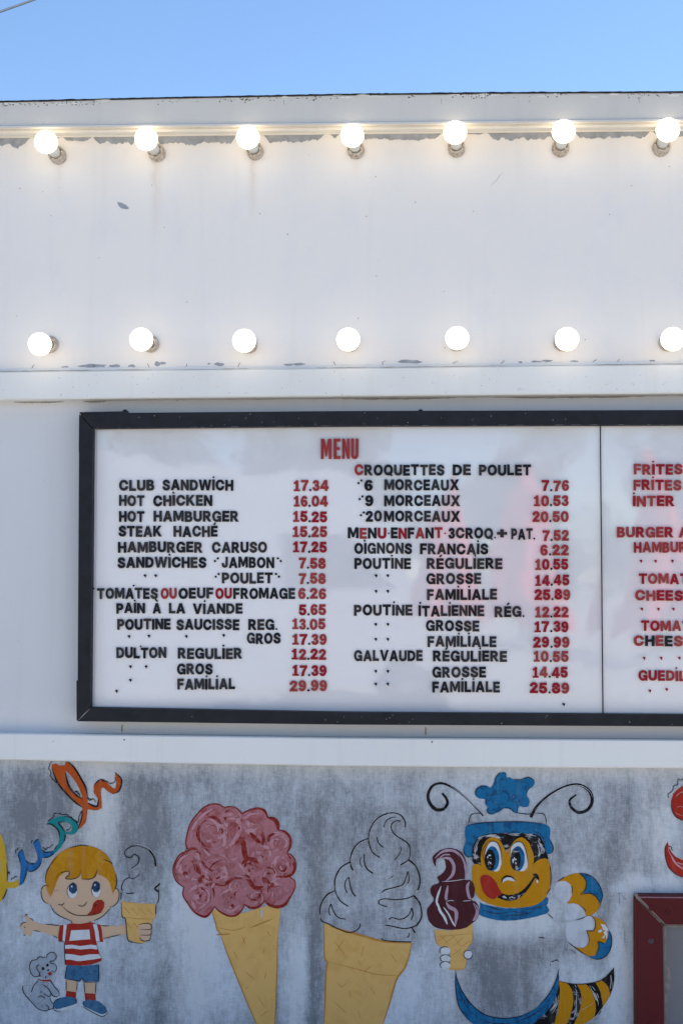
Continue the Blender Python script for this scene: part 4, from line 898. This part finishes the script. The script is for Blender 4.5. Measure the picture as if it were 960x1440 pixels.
sw = (([690,178, 690,140, 660,90, 600,70, 530,85, 470,125, 430,190, 418,260, 425,320, 450,370, 500,405], 1.1), ([690,170, 670,140, 625,130, 590,155, 588,190, 610,230, 660,265, 700,290, 722,320, 728,370, 715,420, 655,462], 1.1), ([530,178, 545,135, 580,108, 620,102], .8), ([415,262, 350,290, 305,340, 280,410, 285,470, 300,500], 1.2), ([480,252, 490,295, 525,330], 1.0), ([655,325, 660,350, 640,390, 610,425], .8), ([385,380, 385,440, 405,490, 450,525], 1.2), ([360,400, 352,440, 368,480], .7), ([275,440, 210,480, 170,550, 162,620, 175,680, 210,735, 265,772], 1.3), ([268,552, 245,580, 240,630, 255,670], 1), ([268,552, 280,620, 298,672, 320,695], 1.1), ([160,655, 100,690, 60,760, 52,830, 65,880, 120,905, 200,945, 265,967, 320,955, 350,925, 352,900], 1.2), ([135,752, 118,800, 128,840], 1), ([135,752, 155,810, 190,855, 245,868], 1.1), ([712,420, 765,465, 795,530, 800,600, 785,650], 1.6), ([755,690, 700,712, 620,722, 540,715, 495,728, 500,755, 555,775], 1.1), ([520,582, 570,568, 600,545], .8), ([710,510, 695,560, 670,610, 600,632, 540,648, 515,668], 1), ([710,510, 722,560, 710,600], .9), ([755,692, 795,740, 812,800, 810,860, 775,915], 1.7), ([738,782, 750,830, 735,872], 1.5), ([738,782, 720,830, 680,862, 640,868, 590,855, 570,872], 1), ([775,915, 735,930, 680,938, 600,922, 540,912], 1.1), ([740,932, 765,970], 1.3), ([735,1038, 620,1035, 530,1025, 512,1010], 1.1), ([720,970, 715,1000, 700,1000], .8))
for pts, wd in sw:
    q = cr(pts, False, 6, f=fF)
    a.line('swirl', 'edgel', 2, [(x+0.9, y+0.9) for x, y in q], wd*0.7); a.dash('swirl', 'blk', 4, q, wd*0.95)
for pts in ([300,500, 330,545, 385,562], [325,697, 365,708], [265,772, 300,778], [620,525, 590,560, 520,582, 475,598, 480,620, 500,622], [515,668, 520,682, 545,682], [460,930, 462,910, 500,908, 540,910], [765,970, 770,1010, 740,1034], [512,1010, 515,985], [500,405, 530,402], [700,625, 720,600], [52,830, 50,870], [555,775, 580,770], [785,650, 770,670]):
    a.line('swirl', 'edgel', 4, cr(pts, False, f=fF), 1.1)
a.done()

# ---- the bee
a = Art('painted_bee', 'smiling bee in blue hat and scarf licking its lips')
a.fill('body', 'halo', 1, cr([240,600, 245,520, 330,400, 390,225, 470,250, 620,262, 760,245, 865,215, 900,300, 940,420, 940,590, 910,680, 860,770, 780,855, 680,905, 560,918, 450,900, 360,840, 290,750], f=fD)) if False else None
a.fill('face', 'yel', 4, cr([350,700, 365,650, 412,655, 412,655, 410,600, 420,540, 450,485, 495,466, 540,490, 570,545, 588,582, 588,582, 605,545, 640,490, 685,468, 730,500, 755,550, 768,600, 764,652, 764,652, 800,620, 852,612, 875,650, 883,720, 878,800, 850,870, 790,920, 690,942, 560,940, 460,915, 395,875, 360,800], f=fC))
a.fill('hair', 'blkw', 3, cr([352,600, 362,642, 412,668, 600,640, 765,664, 800,622, 864,618, 850,560, 832,498, 800,454, 740,440, 580,435, 455,444, 392,470, 360,530], f=fC))
a.fill('hat', 'pblue', 5, cr([318,390, 400,373, 560,365, 700,365, 830,378, 872,398, 880,440, 876,480, 898,540, 886,575, 856,584, 856,584, 845,540, 830,490, 800,456, 740,443, 580,438, 450,446, 395,470, 370,510, 355,560, 352,598, 320,598, 298,575, 292,545, 308,490, 303,430], f=fC))
a.fill('pompom', 'pblue', 5, cr([572,270, 545,290, 500,310, 465,306, 448,285, 460,265, 440,245, 440,212, 400,206, 372,180, 378,150, 410,125, 450,121, 475,132, 500,100, 515,60, 545,30, 580,32, 586,65, 605,62, 632,78, 680,80, 730,64, 772,85, 768,118, 732,150, 722,185, 738,220, 726,262, 690,262, 666,262, 660,300, 640,303, 608,278], f=fC))
for cx, cy, r0, s0, e0 in ((540, 200, 60, 20, 330), (480, 160, 30, 30, 200), (650, 190, 50, 0, 250), (560, 100, 30, 180, 340), (700, 120, 34, 200, 400), (480, 265, 26, 0, 200)):
    a.line('pompom', 'iris', 6, ell(cx, cy, r0, r0*0.8, fC, 14, s0, e0), 0.9)
EY = (([450,532, 478,496, 520,505, 545,560, 551,630, 535,690, 495,692, 440,620], (488, 612, 48, 84), (474, 622, 37, 72)), ([620,528, 650,500, 692,508, 718,570, 727,640, 712,688, 665,692, 612,620], (660, 612, 48, 84), (645, 620, 36, 72)))
for wl, b, p in EY:
    e_ = 'eye#%d' % b[0]; a.fill(e_, 'white', 5, cr(wl, f=fC)); a.fill(e_, 'pblue', 6, ell(*b, fC)); a.fill(e_, 'blkw', 7, ell(*p, fC))
    a.line('outline', 'blk', 8, cr(wl[:10], False, f=fC), 0.7)
    cx, cy = p[0]-4, p[1]-8
    for k in range(9): a.fill(e_, 'white', 8, ell(cx+random.uniform(-14, 14), cy+random.uniform(-30, 34), random.uniform(2, 7), random.uniform(3, 8), fC, 8, wob=0.4))
a.fill('nose', 'white', 6, cr([556,778, 564,750, 590,738, 622,744, 645,764, 600,758, 575,762], f=fC))
a.line('nose', 'blk', 7, cr([553,778, 556,750, 585,730, 622,738, 646,764], False, f=fC), [1.4, 2.6, 1.2])
a.fill('tongue', 'pred', 7, cr([408,740, 430,722, 470,727, 505,760, 530,805, 550,850, 520,868, 500,885, 460,872, 425,830, 410,780], f=fC))
a.fill('mouth', 'blkw', 6, cr([540,845, 560,850, 600,858, 640,852, 685,830, 730,785, 770,732, 780,738, 745,795, 705,850, 650,888, 600,897, 550,885, 520,870], f=fC))
a.fill('mouth', 'blk', 7, cr([762,718, 785,713, 803,738, 800,765, 790,750, 775,735], f=fC)); a.fill('mouth', 'white', 7, cr([790,752, 800,765, 792,778, 785,765], f=fC))
for k in range(10): 
    x = random.uniform(560, 690); a.fill('mouth', 'white', 8, ell(x, 874-0.0016*(x-610)**2+random.uniform(-8, 8), random.uniform(4, 10), random.uniform(2, 3.5), fC, 7, wob=0.3))
for pts in ([428,326, 380,270, 310,200, 240,145, 160,105, 100,112, 65,150, 55,200, 75,250, 115,282, 160,276, 186,240, 178,205, 150,170],): 
    q = cr(pts, False, 6, f=fC)
    a.line('antenna', 'blk', 3, q, [1.6, 3.2, 5, 3.2], False); a.line('antenna', 'white', 4, [(x+1.2, y+0.6) for x, y in q[4:22]], 0.6)
q = cr([530,286, 560,235, 620,182, 690,146, 750,140, 795,170, 806,215, 785,252, 745,264, 712,240, 706,208, 735,185], False, 6, f=fT)
a.line('antenna#2', 'blk', 3, q, [4.5, 3, 4.6, 4.4, 2.2], False); a.line('antenna#2', 'white', 4, [(x+0.8, y+1.0) for x, y in q[4:34]], 0.6)
for pts in ([325,388, 335,345, 352,312, 420,306], [646,302, 720,311, 770,308], [775,307, 830,308, 848,340, 852,384], [390,475, 360,530, 352,600], [318,390, 400,372, 560,364, 700,364, 830,377], [292,545, 300,578, 320,600, 352,600], [876,480, 900,540, 886,577], [875,650, 884,720, 880,800], [565,272, 605,272, 640,302], [372,180, 378,148, 410,123, 450,120], [500,100, 515,58, 545,28], [632,76, 680,79, 730,63, 772,84], [450,285, 465,307, 500,312]):
    a.line('outline', 'blk', 8, cr(pts, False, f=fC), 0.8)
for x0 in (455, 440, 410): a.line('outline', 'blk', 8, cr([x0, 640-(455-x0)*0.2, x0-18, 560, x0+30, 480], False, f=fC), 0.5)
# scarf, suit edge, stripes, wings
a.fill('scarf', 'pblue', 3, cr([400,115, 410,142, 470,160, 580,178, 700,172, 800,140, 855,102, 866,138, 855,160, 872,190, 850,215, 760,240, 640,260, 550,262, 450,242, 398,218, 405,175], f=fD))
for q in ([420,190, 520,215, 620,200], [560,230, 640,225, 740,225], [450,165, 500,180, 560,195], [700,190, 790,175, 840,150], [600,190, 700,215, 760,205]):
    a.line('scarf', 'iris', 4, cr(q, False, f=fD), [0.6, 2.2, 0.8])
a.fill('suit_edge', 'pblue', 4, cr([240,598, 240,598, 252,660, 290,750, 360,840, 450,900, 560,920, 680,905, 780,855, 860,770, 910,680, 936,588, 936,588, 938,640, 930,720, 890,830, 800,930, 700,990, 560,1012, 420,990, 340,945, 270,855, 245,760, 236,660], f=fD))
for pts in ([240,598, 253,660, 292,752, 362,842, 450,902, 560,922, 680,907, 780,857], [237,660, 245,760, 270,856, 340,946], [936,588, 912,680, 862,770, 800,838]): a.line('outline', 'blk', 8, cr(pts, False, f=fD), 0.8)
for q in ([260,720, 290,800, 340,870], [640,950, 760,900, 850,830], [400,930, 520,960, 600,950]): a.line('suit_edge', 'iris', 5, cr(q, False, f=fD), [0.6, 2.5, 0.6])
a.fill('stripe#1', 'blkw', 3.4, cr([284,1018, 284,1018, 296,1080, 290,1200, 262,1340, 230,1425, 100,1470, -40,1470, -60,1440, 40,1402, 150,1325, 240,1180], f=fE))
a.fill('tail', 'yel', 2, cr([284,1018, 284,1018, 400,1045, 540,1045, 680,1008, 782,900, 782,900, 783,1000, 770,1080, 740,1170, 680,1260, 610,1345, 530,1400, 400,1462, 220,1485, 180,1440, 270,1330, 292,1180], f=fE))
a.fill('stripe#2', 'blkw', 3, cr([366,1040, 366,1040, 450,1047, 450,1047, 485,1120, 490,1200, 472,1300, 440,1380, 405,1448, 405,1448, 325,1470, 380,1370, 408,1270, 420,1180, 405,1100], f=fE))
a.fill('stripe#3', 'blkw', 3, cr([530,1046, 530,1046, 612,1030, 612,1030, 655,1100, 674,1180, 684,1255, 684,1255, 660,1312, 610,1345, 610,1345, 622,1260, 605,1170, 575,1095], f=fE))
a.fill('stripe#4', 'blkw', 3, cr([670,1011, 670,1011, 730,965, 783,900, 783,900, 783,1000, 768,1080, 748,1135, 748,1135, 730,1070], f=fE))
for pts in ([430,1060, 455,1130, 455,1220, 440,1310, 400,1400], [415,1060, 440,1140, 442,1230, 420,1330], [570,1060, 620,1130, 645,1210, 650,1290], [556,1058, 600,1120, 630,1200], [285,1130, 270,1220, 235,1290, 190,1340], [275,1160, 250,1240, 200,1300], [760,960, 765,1040, 755,1100]):
    q = cr(pts, False, 5, f=fE)
    for k in range(5):
        o1, o2 = random.uniform(-1.6, 1.6), random.uniform(-1, 1); i0 = random.randint(0, max(0, len(q)-6)); a.line('stripe#9', 'edgel', 3.9+k*0.05, [(x+o1, y+o2) for x, y in q[i0:i0+random.randint(3, 7)]], random.uniform(.4, 1.1))
for pts in ([365,560, 382,500, 430,462, 520,450], [600,452, 700,450, 780,466], [790,478, 822,530, 845,592], [380,620, 372,560, 400,490], [800,600, 815,560, 800,500], [470,455, 540,470, 580,500]):
    q = cr(pts, False, 6, f=fC)
    for k in range(7):
        o1, o2 = random.uniform(-2, 2), random.uniform(-1.5, 1.5); i0 = random.randint(0, max(0, len(q)-6)); a.line('hair', 'edgel', 3.5+k*0.04, [(x+o1, y+o2) for x, y in q[i0:i0+random.randint(3, 8)]], random.uniform(.4, 1.3))
a.line('tail', 'white', 4.4, straight([490,1285, 590,1225], fE), 1.0)
for pts in ([284,1018, 400,1046, 540,1046, 680,1008, 783,900], [783,900, 785,1000, 771,1082, 742,1172]): a.line('outline', 'blk', 8, cr(pts, False, f=fE), 0.7)
a.line('outline', 'edgel', 7, cr([742,1172, 682,1262, 612,1348, 532,1402], False, f=fE), 0.8)
W1 = [278,126, 278,126, 340,85, 420,55, 500,50, 570,75, 630,125, 666,190, 676,250, 666,320, 640,380, 590,425, 532,442, 532,442, 522,400, 500,362, 440,325, 356,326, 356,326, 392,280, 408,225, 400,165, 350,124]
a.fill('wing', 'halo', 2, cr([270,132, 350,122, 402,165, 410,228, 388,295, 352,322, 300,300, 250,230], f=fE)); a.fill('wing', 'halo', 2, cr([356,325, 440,322, 502,357, 525,405, 520,440, 430,475, 360,480, 340,400], f=fE))
a.fill('wing', 'yel', 3, cr(W1, f=fE))
a.fill('wing', 'pblue', 4, cr([470,52, 470,52, 540,60, 602,96, 652,160, 677,232, 674,285, 655,332, 655,332, 640,285, 600,245, 548,232, 505,240, 505,240, 525,200, 536,150, 524,103], f=fE))
a.fill('wing#2', 'halo', 2, cr([380,480, 480,462, 540,440, 592,440, 614,500, 602,560, 545,572, 560,640, 540,700, 490,722, 415,702, 372,665, 350,580], f=fE))
a.fill('wing#2', 'yel', 3, cr([572,434, 572,434, 650,458, 702,500, 742,570, 762,640, 756,720, 700,800, 640,824, 570,802, 480,752, 408,703, 408,703, 460,721, 520,717, 558,672, 552,600, 540,568, 590,572, 616,532, 614,480], f=fE))
a.fill('wing#2', 'pblue', 4, cr([737,562, 737,562, 762,620, 757,720, 715,792, 640,826, 556,800, 556,800, 622,785, 645,722, 642,664, 642,664, 695,682, 724,640], f=fE))
a.fill('wing#2', 'white', 5, straight([665,505, 680,512, 702,512, 730,548, 738,575, 722,570, 728,600, 722,640, 712,640, 712,600, 690,640, 676,632, 700,605, 690,585, 712,560, 690,565, 680,540], fE)); a.fill('wing#2', 'white', 5, straight([640,570, 668,555, 680,572, 655,585, 645,582], fE))
for pts in ([400,165, 410,190, 404,232], [470,52, 524,103, 536,150, 525,200, 480,244], [480,244, 548,232, 600,245, 640,285, 657,332], [470,50, 540,59, 604,96, 654,160, 679,232, 675,290, 645,380], [480,345, 522,378, 528,400], [532,442, 490,460, 440,474], [560,434, 592,442, 616,490, 612,550, 590,572, 540,570, 558,620, 558,672, 540,700], [732,560, 752,590, 764,640, 758,720, 716,794, 640,828, 560,804], [372,668, 415,705, 480,754, 556,800], [640,662, 648,722, 622,786], [642,664, 695,684], [178,240, 218,182], [185,412, 240,462], [108,628, 165,637], [215,852, 283,828], [270,828, 290,850], [212,870, 214,884], [278,126, 340,85]):
    a.line('outline', 'blk', 8, cr(pts, False, f=fE), 0.75)
for pts in ([218,182, 250,148, 285,122], [240,462, 300,520, 345,600, 370,668], [280,490, 350,488, 430,478], [165,637, 236,655], [110,632, 160,740, 212,850], [283,828, 340,785, 372,740, 376,682], [290,850, 286,920], [212,910, 210,950]):
    a.line('outline', 'edgel', 7, cr(pts, False, f=fE), 0.8)
for pts in ([390,730, 420,770], [405,735, 440,780], [425,745, 455,785], [810,238, 850,232], [832,230, 834,340], [850,245, 895,290], [865,430, 868,442], [880,560, 884,700]): a.line('outline', 'dirt', 7, cr(pts, False, f=fE), 0.5)
# the bee's chocolate cone and hand
a.fill('cone', 'wafer', 4, straight([97,322, 200,330, 356,280, 354,400, 348,418, 322,440, 318,470, 300,482, 302,505, 318,532, 300,590, 232,598, 195,592, 206,560, 202,470, 190,450, 130,432, 110,408], fD))
for pts in ([95,325, 108,405, 130,432], [356,330, 353,400, 322,445], [110,370, 350,350], [120,400, 180,360], [160,425, 240,360], [220,440, 300,370], [280,440, 345,390], [130,350, 200,430], [210,350, 280,440], [205,590, 300,588], [215,500, 280,450], [230,450, 290,500], [318,532, 302,588]): a.line('cone', 'waferd', 5, cr(pts, False, f=fD), 0.6)
CH = [103,508, 90,482, 95,456, 130,432, 175,425, 215,440, 238,480, 242,540, 235,566, 262,570, 278,600, 276,640, 262,656, 285,668, 299,700, 291,740, 262,766, 230,786, 160,792, 100,780, 70,745, 65,702, 85,672, 96,655, 80,625, 85,595, 118,580, 110,556, 132,540, 148,512, 142,478, 115,468, 104,485]
a.fill('ice_cream', 'choc', 5, cr(CH, f=fT))
for m_, pts, wd in (('mauve', [100,470, 135,440, 185,437, 222,470, 238,520, 236,560], 3.6), ('mauve', [130,470, 165,472, 185,505, 178,545, 150,572], 4.4), ('mauve', [112,478, 140,455, 170,455], 2), ('white', [128,595, 112,640, 108,670, 122,700], 3), ('mauve', [158,592, 150,640, 152,660], 4), ('white', [112,670, 122,705, 142,735, 155,768], 3.6), ('mauve', [150,668, 165,690, 192,705, 196,735, 190,775], 5.0), ('white', [138,690, 160,720, 180,760, 192,778], 2.2), ('mauve', [255,575, 245,600, 252,640, 262,655], 4), ('mauve', [272,672, 290,700, 284,735, 270,752], 4.6), ('white', [150,665, 170,660, 186,662], .8), ('white', [225,663, 262,660], .8), ('white', [130,575, 180,572, 235,564], .8), ('choc', [165,590, 150,640, 152,672], 0), ('choc', [205,450, 228,500, 222,555], 1.2), ('choc', [132,580, 126,640, 132,700], 1.6), ('choc', [258,590, 270,620, 262,645], 1.2), ('choc', [275,675, 292,705], 1)):
    if wd: a.line('ice_cream', m_, 6 if m_ != 'choc' else 7, cr(pts, False, f=fT), wd)
for cx, cy, rx, ry, a0, a1 in ((170, 466, 36, 27, 150, 300), (172, 517, 35, 24, 130, 340), (172, 563, 35, 25, 130, 330), (325, 492, 29, 30, 0, 300)):
    a.fill('hand', 'white', 5, ell(cx, cy, rx, ry, fD)); a.dash('outline', 'blk', 8, ell(cx, cy, rx, ry, fD, 16, a0, a1), 0.7)
a.done()

# ---- big red script letter at the right edge
a = Art('painted_lettering', 'big red script letter beside the red frame')
a.fill('letter', 'pred', 2, cr([252,190, 265,145, 300,112, 350,90, 420,85, 480,110, 500,160, 470,190, 430,170, 390,180, 380,230, 420,290, 480,350, 510,430, 490,540, 430,610, 350,620, 285,600, 240,560, 220,500, 218,450, 232,415, 232,415, 248,462, 280,500, 340,525, 400,520, 425,470, 400,400, 365,330, 325,300, 280,275, 258,240], f=fN))
for q, wd in (([280,160, 300,140, 330,132], 1.5), ([285,225, 300,215, 335,225], 1), ([275,250, 300,265, 330,270], .8), ([245,480, 280,540, 330,570], 3), ([260,520, 300,560, 350,585], 1.6), ([235,440, 240,470, 255,505], 1), ([280,530, 310,540, 345,545], 2)): a.line('letter', 'rosel', 3, cr(q, False, f=fN), wd*0.8)
for q in ([252,185, 256,235, 278,275, 322,298], [232,415, 218,450, 220,505, 240,562, 285,602, 330,618]): a.line('outline', 'blk', 4, cr(q, False, f=fN), 0.8)
for q in ([240,168, 233,150, 245,140, 255,132, 262,120, 265,100, 280,97, 290,92, 288,75, 292,62, 305,68, 320,58, 330,40, 345,42], [240,440, 252,445, 258,465]): a.line('outline', 'blk', 4, crinkle(cr(q, False, 3, f=fN), 0.8), 0.7, False)
a.done()

# ------------------------------------------------------------------ red framed board at the right
M['redp'] = painted('dull_red_frame_paint', (0.095, 0.012, 0.014), 0.12, stain=(0.07, 0.02, 0.02), amt=0.35, rough=0.5, spec=0.12)
M['joint'] = plain('dried_filler', (0.30, 0.26, 0.22), 0.85, 0.2, var=0.3, scale=60)
M['board'] = painted('pale_board', (0.18, 0.18, 0.19), 0.12, amt=0.35)
M['screw'] = plain('dull_screw', (0.05, 0.035, 0.035), 0.5, 0.5)
D_RED = 0.048
rb = thing('framed_board', 'dull red wooden frame with open mitre corner round a pale board on the metal wall', 'framed board', P(1010, 1400, 0))
yy = lambda x: 1260+(x-892)*0.007
def frame_bar(out, name='frame_rail'):
    mb = MB(); mb.fill([out], D_RED, 0)
    f = [P(x, y, D_RED) for x, y in out]; n = len(f); b = [Vector((q.x, -D_MUR, q.z)) for q in f]
    mb.add(f+b, [(i, (i+1) % n, n+(i+1) % n, n+i) for i in range(n)]); return mb
RR = 1150
frame_bar(straight([892, 1263, 895, 1265, 931, 1302, 932.5, 1400, 933.5, 1518, 893.5, 1518, 892.5, 1400])).build('frame_rail', M['redp'], rb)
mb = frame_bar(straight([896, 1259, RR, 1261, RR-38, 1301, 935.5, 1300])); mb.stroke(straight([897, 1261.8, RR-2, 1263.6]), 1.4, D_RED+0.0006, 1, False); mb.build('frame_rail', [M['redp'], plain('bluish_edge_line', (0.22, 0.13, 0.19), 0.5)], rb)  # thin bluish line along the rail's upper edge
frame_bar(straight([RR, 1262, RR, 1518, RR-40, 1518, RR-38, 1302])).build('frame_rail', M['redp'], rb)
mb = MB(); mb.fill([straight([892, 1257, 896.5, 1258, 902, 1264, 918, 1282, 931, 1295, 934.5, 1300.5, 930.5, 1302, 922, 1294, 908, 1281, 898, 1270, 893.5, 1264])], D_RED-0.006, 0, 0.02)
mb.stroke(straight([897, 1266, 915, 1283, 930, 1297]), 1.6, D_RED-0.005, 1); mb.fill([straight([928, 1296, 935, 1300.5, 931, 1302, 927, 1299])], D_RED-0.0045, 1)
mb.build('mitre_filler', [M['joint'], M['dirt']], rb)
mb = MB(); mb.box((P(925, 1300, 0).x, -D_MUR-0.010, P(930, 1518, 0.02).z), (P(RR-30, 1300, 0).x, -D_MUR-0.0005, P(930, 1295, 0.02).z)); 
mb.build('panel', M['board'], rb)
mb = MB()
mb.stroke(straight([934.5, 1303, 936, 1520]), 3.0, D_MUR+0.0108, 0, False); mb.stroke(cr([938, 1360, 940, 1372, 938.5, 1385, 939, 1392], False), 5, D_MUR+0.0112, 0)
mb.stroke(straight([890.6, 1262, 891.2, 1520]), 3.2, D_MUR+0.0040, 0, False); mb.stroke(straight([890, 1258.2, 1152, 1259.6]), 2.4, D_MUR+0.0040, 0, False); mb.stroke(straight([936, 1302.6, 1110, 1303.4]), 2.0, D_MUR+0.0116, 0, False)
mb.build('caulk_bead', M['joint'], rb)
def screw(px, py, filled=False):
    q = P(px, py, D_RED); Vv, Fv = lathe([(0.0088, -0.001), (0.0085, 0.0012), (0.0058, 0.0024), (0.0030, 0.0015), (0.0006, 0.0004)], 14)
    mesh('screw', [(q.x+x, q.y-z, q.z+y) for x, y, z in Vv], Fv, M['redp'] if filled else M['screw'], rb)
screw(914.5, 1323.5); screw(915.5, 1277, True); screw(938.5, 1282, True); screw(914, 1438, True)

# ------------------------------------------------------------------ overhead cable
A_, B_ = P(-420, 163, -8.0), P(300, -93, -13.0)
mb = MB(); n = 40; ring = []
for i in range(n+1):
    u = i/n; q = A_.lerp(B_, u); q.z -= 0.1*u*(1-u)
    ring.append(q)
Vv = []; Fv = []
for i, q in enumerate(ring):
    tg = (ring[min(i+1, n)]-ring[max(i-1, 0)]).normalized(); sd = tg.cross(Vector((0, 0, 1))).normalized(); u2 = sd.cross(tg)
    for k in range(8): Vv.append(q+(sd*math.cos(k*math.pi/4)+u2*math.sin(k*math.pi/4))*0.0125)
for i in range(n):
    for k in range(8): Fv.append((i*8+k, i*8+(k+1) % 8, (i+1)*8+(k+1) % 8, (i+1)*8+k))
c = mesh('overhead_cable', Vv, Fv, plain('grey_cable_sheath', (0.05, 0.07, 0.10), 0.6), smooth=True)
c['label'] = 'thin dark overhead cable crossing the blue sky at the upper left corner'; c['category'] = 'cable'
# ------------------------------------------------------------------ what stands across the lot and mirrors faintly in the menu sheets
M['canvas'] = plain('red_parasol_canvas', (0.72, 0.045, 0.05), 0.8, 0.2, var=0.2, scale=6)
M['pole'] = plain('white_pole_paint', (0.7, 0.7, 0.7), 0.4)
M['van'] = plain('white_van_paint', (0.8, 0.8, 0.8), 0.25, 0.5, var=0.03)
M['vglass'] = plain('dark_van_glass', (0.02, 0.025, 0.03), 0.08)
M['tyre'] = plain('tyre_rubber', (0.02, 0.02, 0.02), 0.8)
def make_parasol():
    e = thing('closed_parasol', '', 'parasol')
    V, Fc = lathe([(0.02, 0.05), (0.02, 2.82), (0.001, 2.86)], 12); mesh('pole', V, Fc, M['pole'], e)
    V = []; n = 16; prof = ((0.02, 2.80), (0.07, 2.6), (0.15, 2.25), (0.23, 1.8), (0.29, 1.5), (0.33, 1.33))
    for j, (r, z) in enumerate(prof):
        for i in range(n):
            a = 2*math.pi*i/n; rr = r*(1+0.28*(1 if i % 2 else -1)*j/5); V.append((rr*math.cos(a), rr*math.sin(a), z-(0.16*j/5 if i % 2 else 0)))
    mesh('canopy', V, [(j*n+i, (j+1)*n+i, (j+1)*n+(i+1) % n, j*n+(i+1) % n) for j in range(5) for i in range(n)], M['canvas'], e)
    V, Fc = lathe([(0.001, 0.12), (0.05, 0.12), (0.24, 0.07), (0.26, 0.0)], 20); mesh('base', V, Fc, M['tyre'], e)
    return e
p0 = make_parasol(); pk = list(p0.children)
for i, (x, y, lab) in enumerate(((0.25, -7.2, 'closed red parasol mirrored beside the MENU heading'), (0.95, -7.6, 'closed red parasol mirrored in the price column by 25.89'), (1.75, -7.0, 'closed red parasol mirrored across the sheet divider'))):
    e = p0 if i == 0 else p0.copy()
    if i:
        COL.objects.link(e)
        for ch in pk: c = ch.copy(); COL.objects.link(c); c.parent = e
    e.location = (x, y, 0.0); e.rotation_euler = (0, 0, 0.4*i); e['label'] = lab; e['group'] = 'closed red parasols across the lot'
van = thing('parked_van', 'white parked van mirrored in the left part of the menu sheet', 'van', (-1.9, -9.2, 0))
def prism(outline, y0, y1, name, m, parent=van):
    n = len(outline); V = [(x, y0, z) for x, z in outline]+[(x, y1, z) for x, z in outline]
    loc = parent.location
    return mesh(name, [(x+loc.x, y+loc.y, z) for x, y, z in V], [tuple(range(n)), tuple(range(2*n-1, n-1, -1))]+[(i, n+i, n+(i+1) % n, (i+1) % n) for i in range(n)], m, parent)
prism([(-2.5, 0.4), (-2.5, 2.75), (-2.35, 2.9), (1.0, 2.9), (1.3, 2.75), (1.95, 1.45), (2.6, 1.2), (2.7, 0.9), (2.7, 0.4)], -0.95, 0.95, 'body', M['van'])
prism([(0.55, 1.5), (0.55, 2.2), (1.2, 2.2), (1.68, 1.5)], 0.94, 0.965, 'window', M['vglass'])
for x in (-1.6, 1.75):
    V, Fc = lathe([(0.12, 0.0), (0.2, 0.02), (0.33, 0.0), (0.34, -0.2), (0.0005, -0.2)], 24)
    mesh('wheel', [(x+a+van.location.x, 0.97-(-c)*1.0+van.location.y, 0.34+b) for a, b, c in V], Fc, M['tyre'], van)

# unseen trees, added so the sheets mirror something dark
M['bark'] = plain('tree_bark', (0.10, 0.08, 0.06), 0.9)
M['leaf'] = plain('tree_leaves', (0.05, 0.10, 0.03), 0.7, var=0.5, scale=2)
def make_tree():
    e = thing('tree', '', 'tree')
    V, Fc = lathe([(0.22, 0.0), (0.16, 1.2), (0.13, 2.6), (0.06, 4.2), (0.01, 5.2)], 10); mesh('trunk', V, Fc, M['bark'], e)
    V = []; Fc = []
    lobes = [(random.uniform(-1.7, 1.7), random.uniform(-1.5, 1.5), random.uniform(2.2, 5.6), random.uniform(0.7, 1.3)) for _ in range(14)]
    for i in range(5200):
        lx, ly, lz, lr = random.choice(lobes); d = Vector((random.gauss(0, 1), random.gauss(0, 1), random.gauss(0, 1))).normalized()*lr*random.random()**0.4
        c = Vector((lx, ly, lz))+d; u = Vector((random.gauss(0, 1), random.gauss(0, 1), random.gauss(0, 1))).normalized(); v = u.orthogonal().normalized(); s_ = random.uniform(.06, .13); n = len(V)
        V += [c-u*s_, c+v*s_*0.6, c+u*s_, c-v*s_*0.6]; Fc.append((n, n+1, n+2, n+3))
    mesh('crown', V, Fc, M['leaf'], e); return e
t0 = make_tree(); tk = list(t0.children)
for i, (x, y, s_) in enumerate(((-9.5, -22, 1.0), (-5.2, -24, .85), (-1.5, -23, .95), (2.4, -24.5, .8), (5.6, -22.5, 1.0), (9.5, -23.5, .9))):
    e = t0 if i == 0 else t0.copy()
    if i:
        COL.objects.link(e)
        for ch in tk: c = ch.copy(); COL.objects.link(c); c.parent = e
    e.location = (x, y, 0); e.rotation_euler = (0, 0, 1.1*i); e.scale = (s_,)*3
    e['label'] = 'unseen leafy tree, added across the lot to darken the menu sheet reflections'; e['group'] = 'unseen trees added for the reflections'
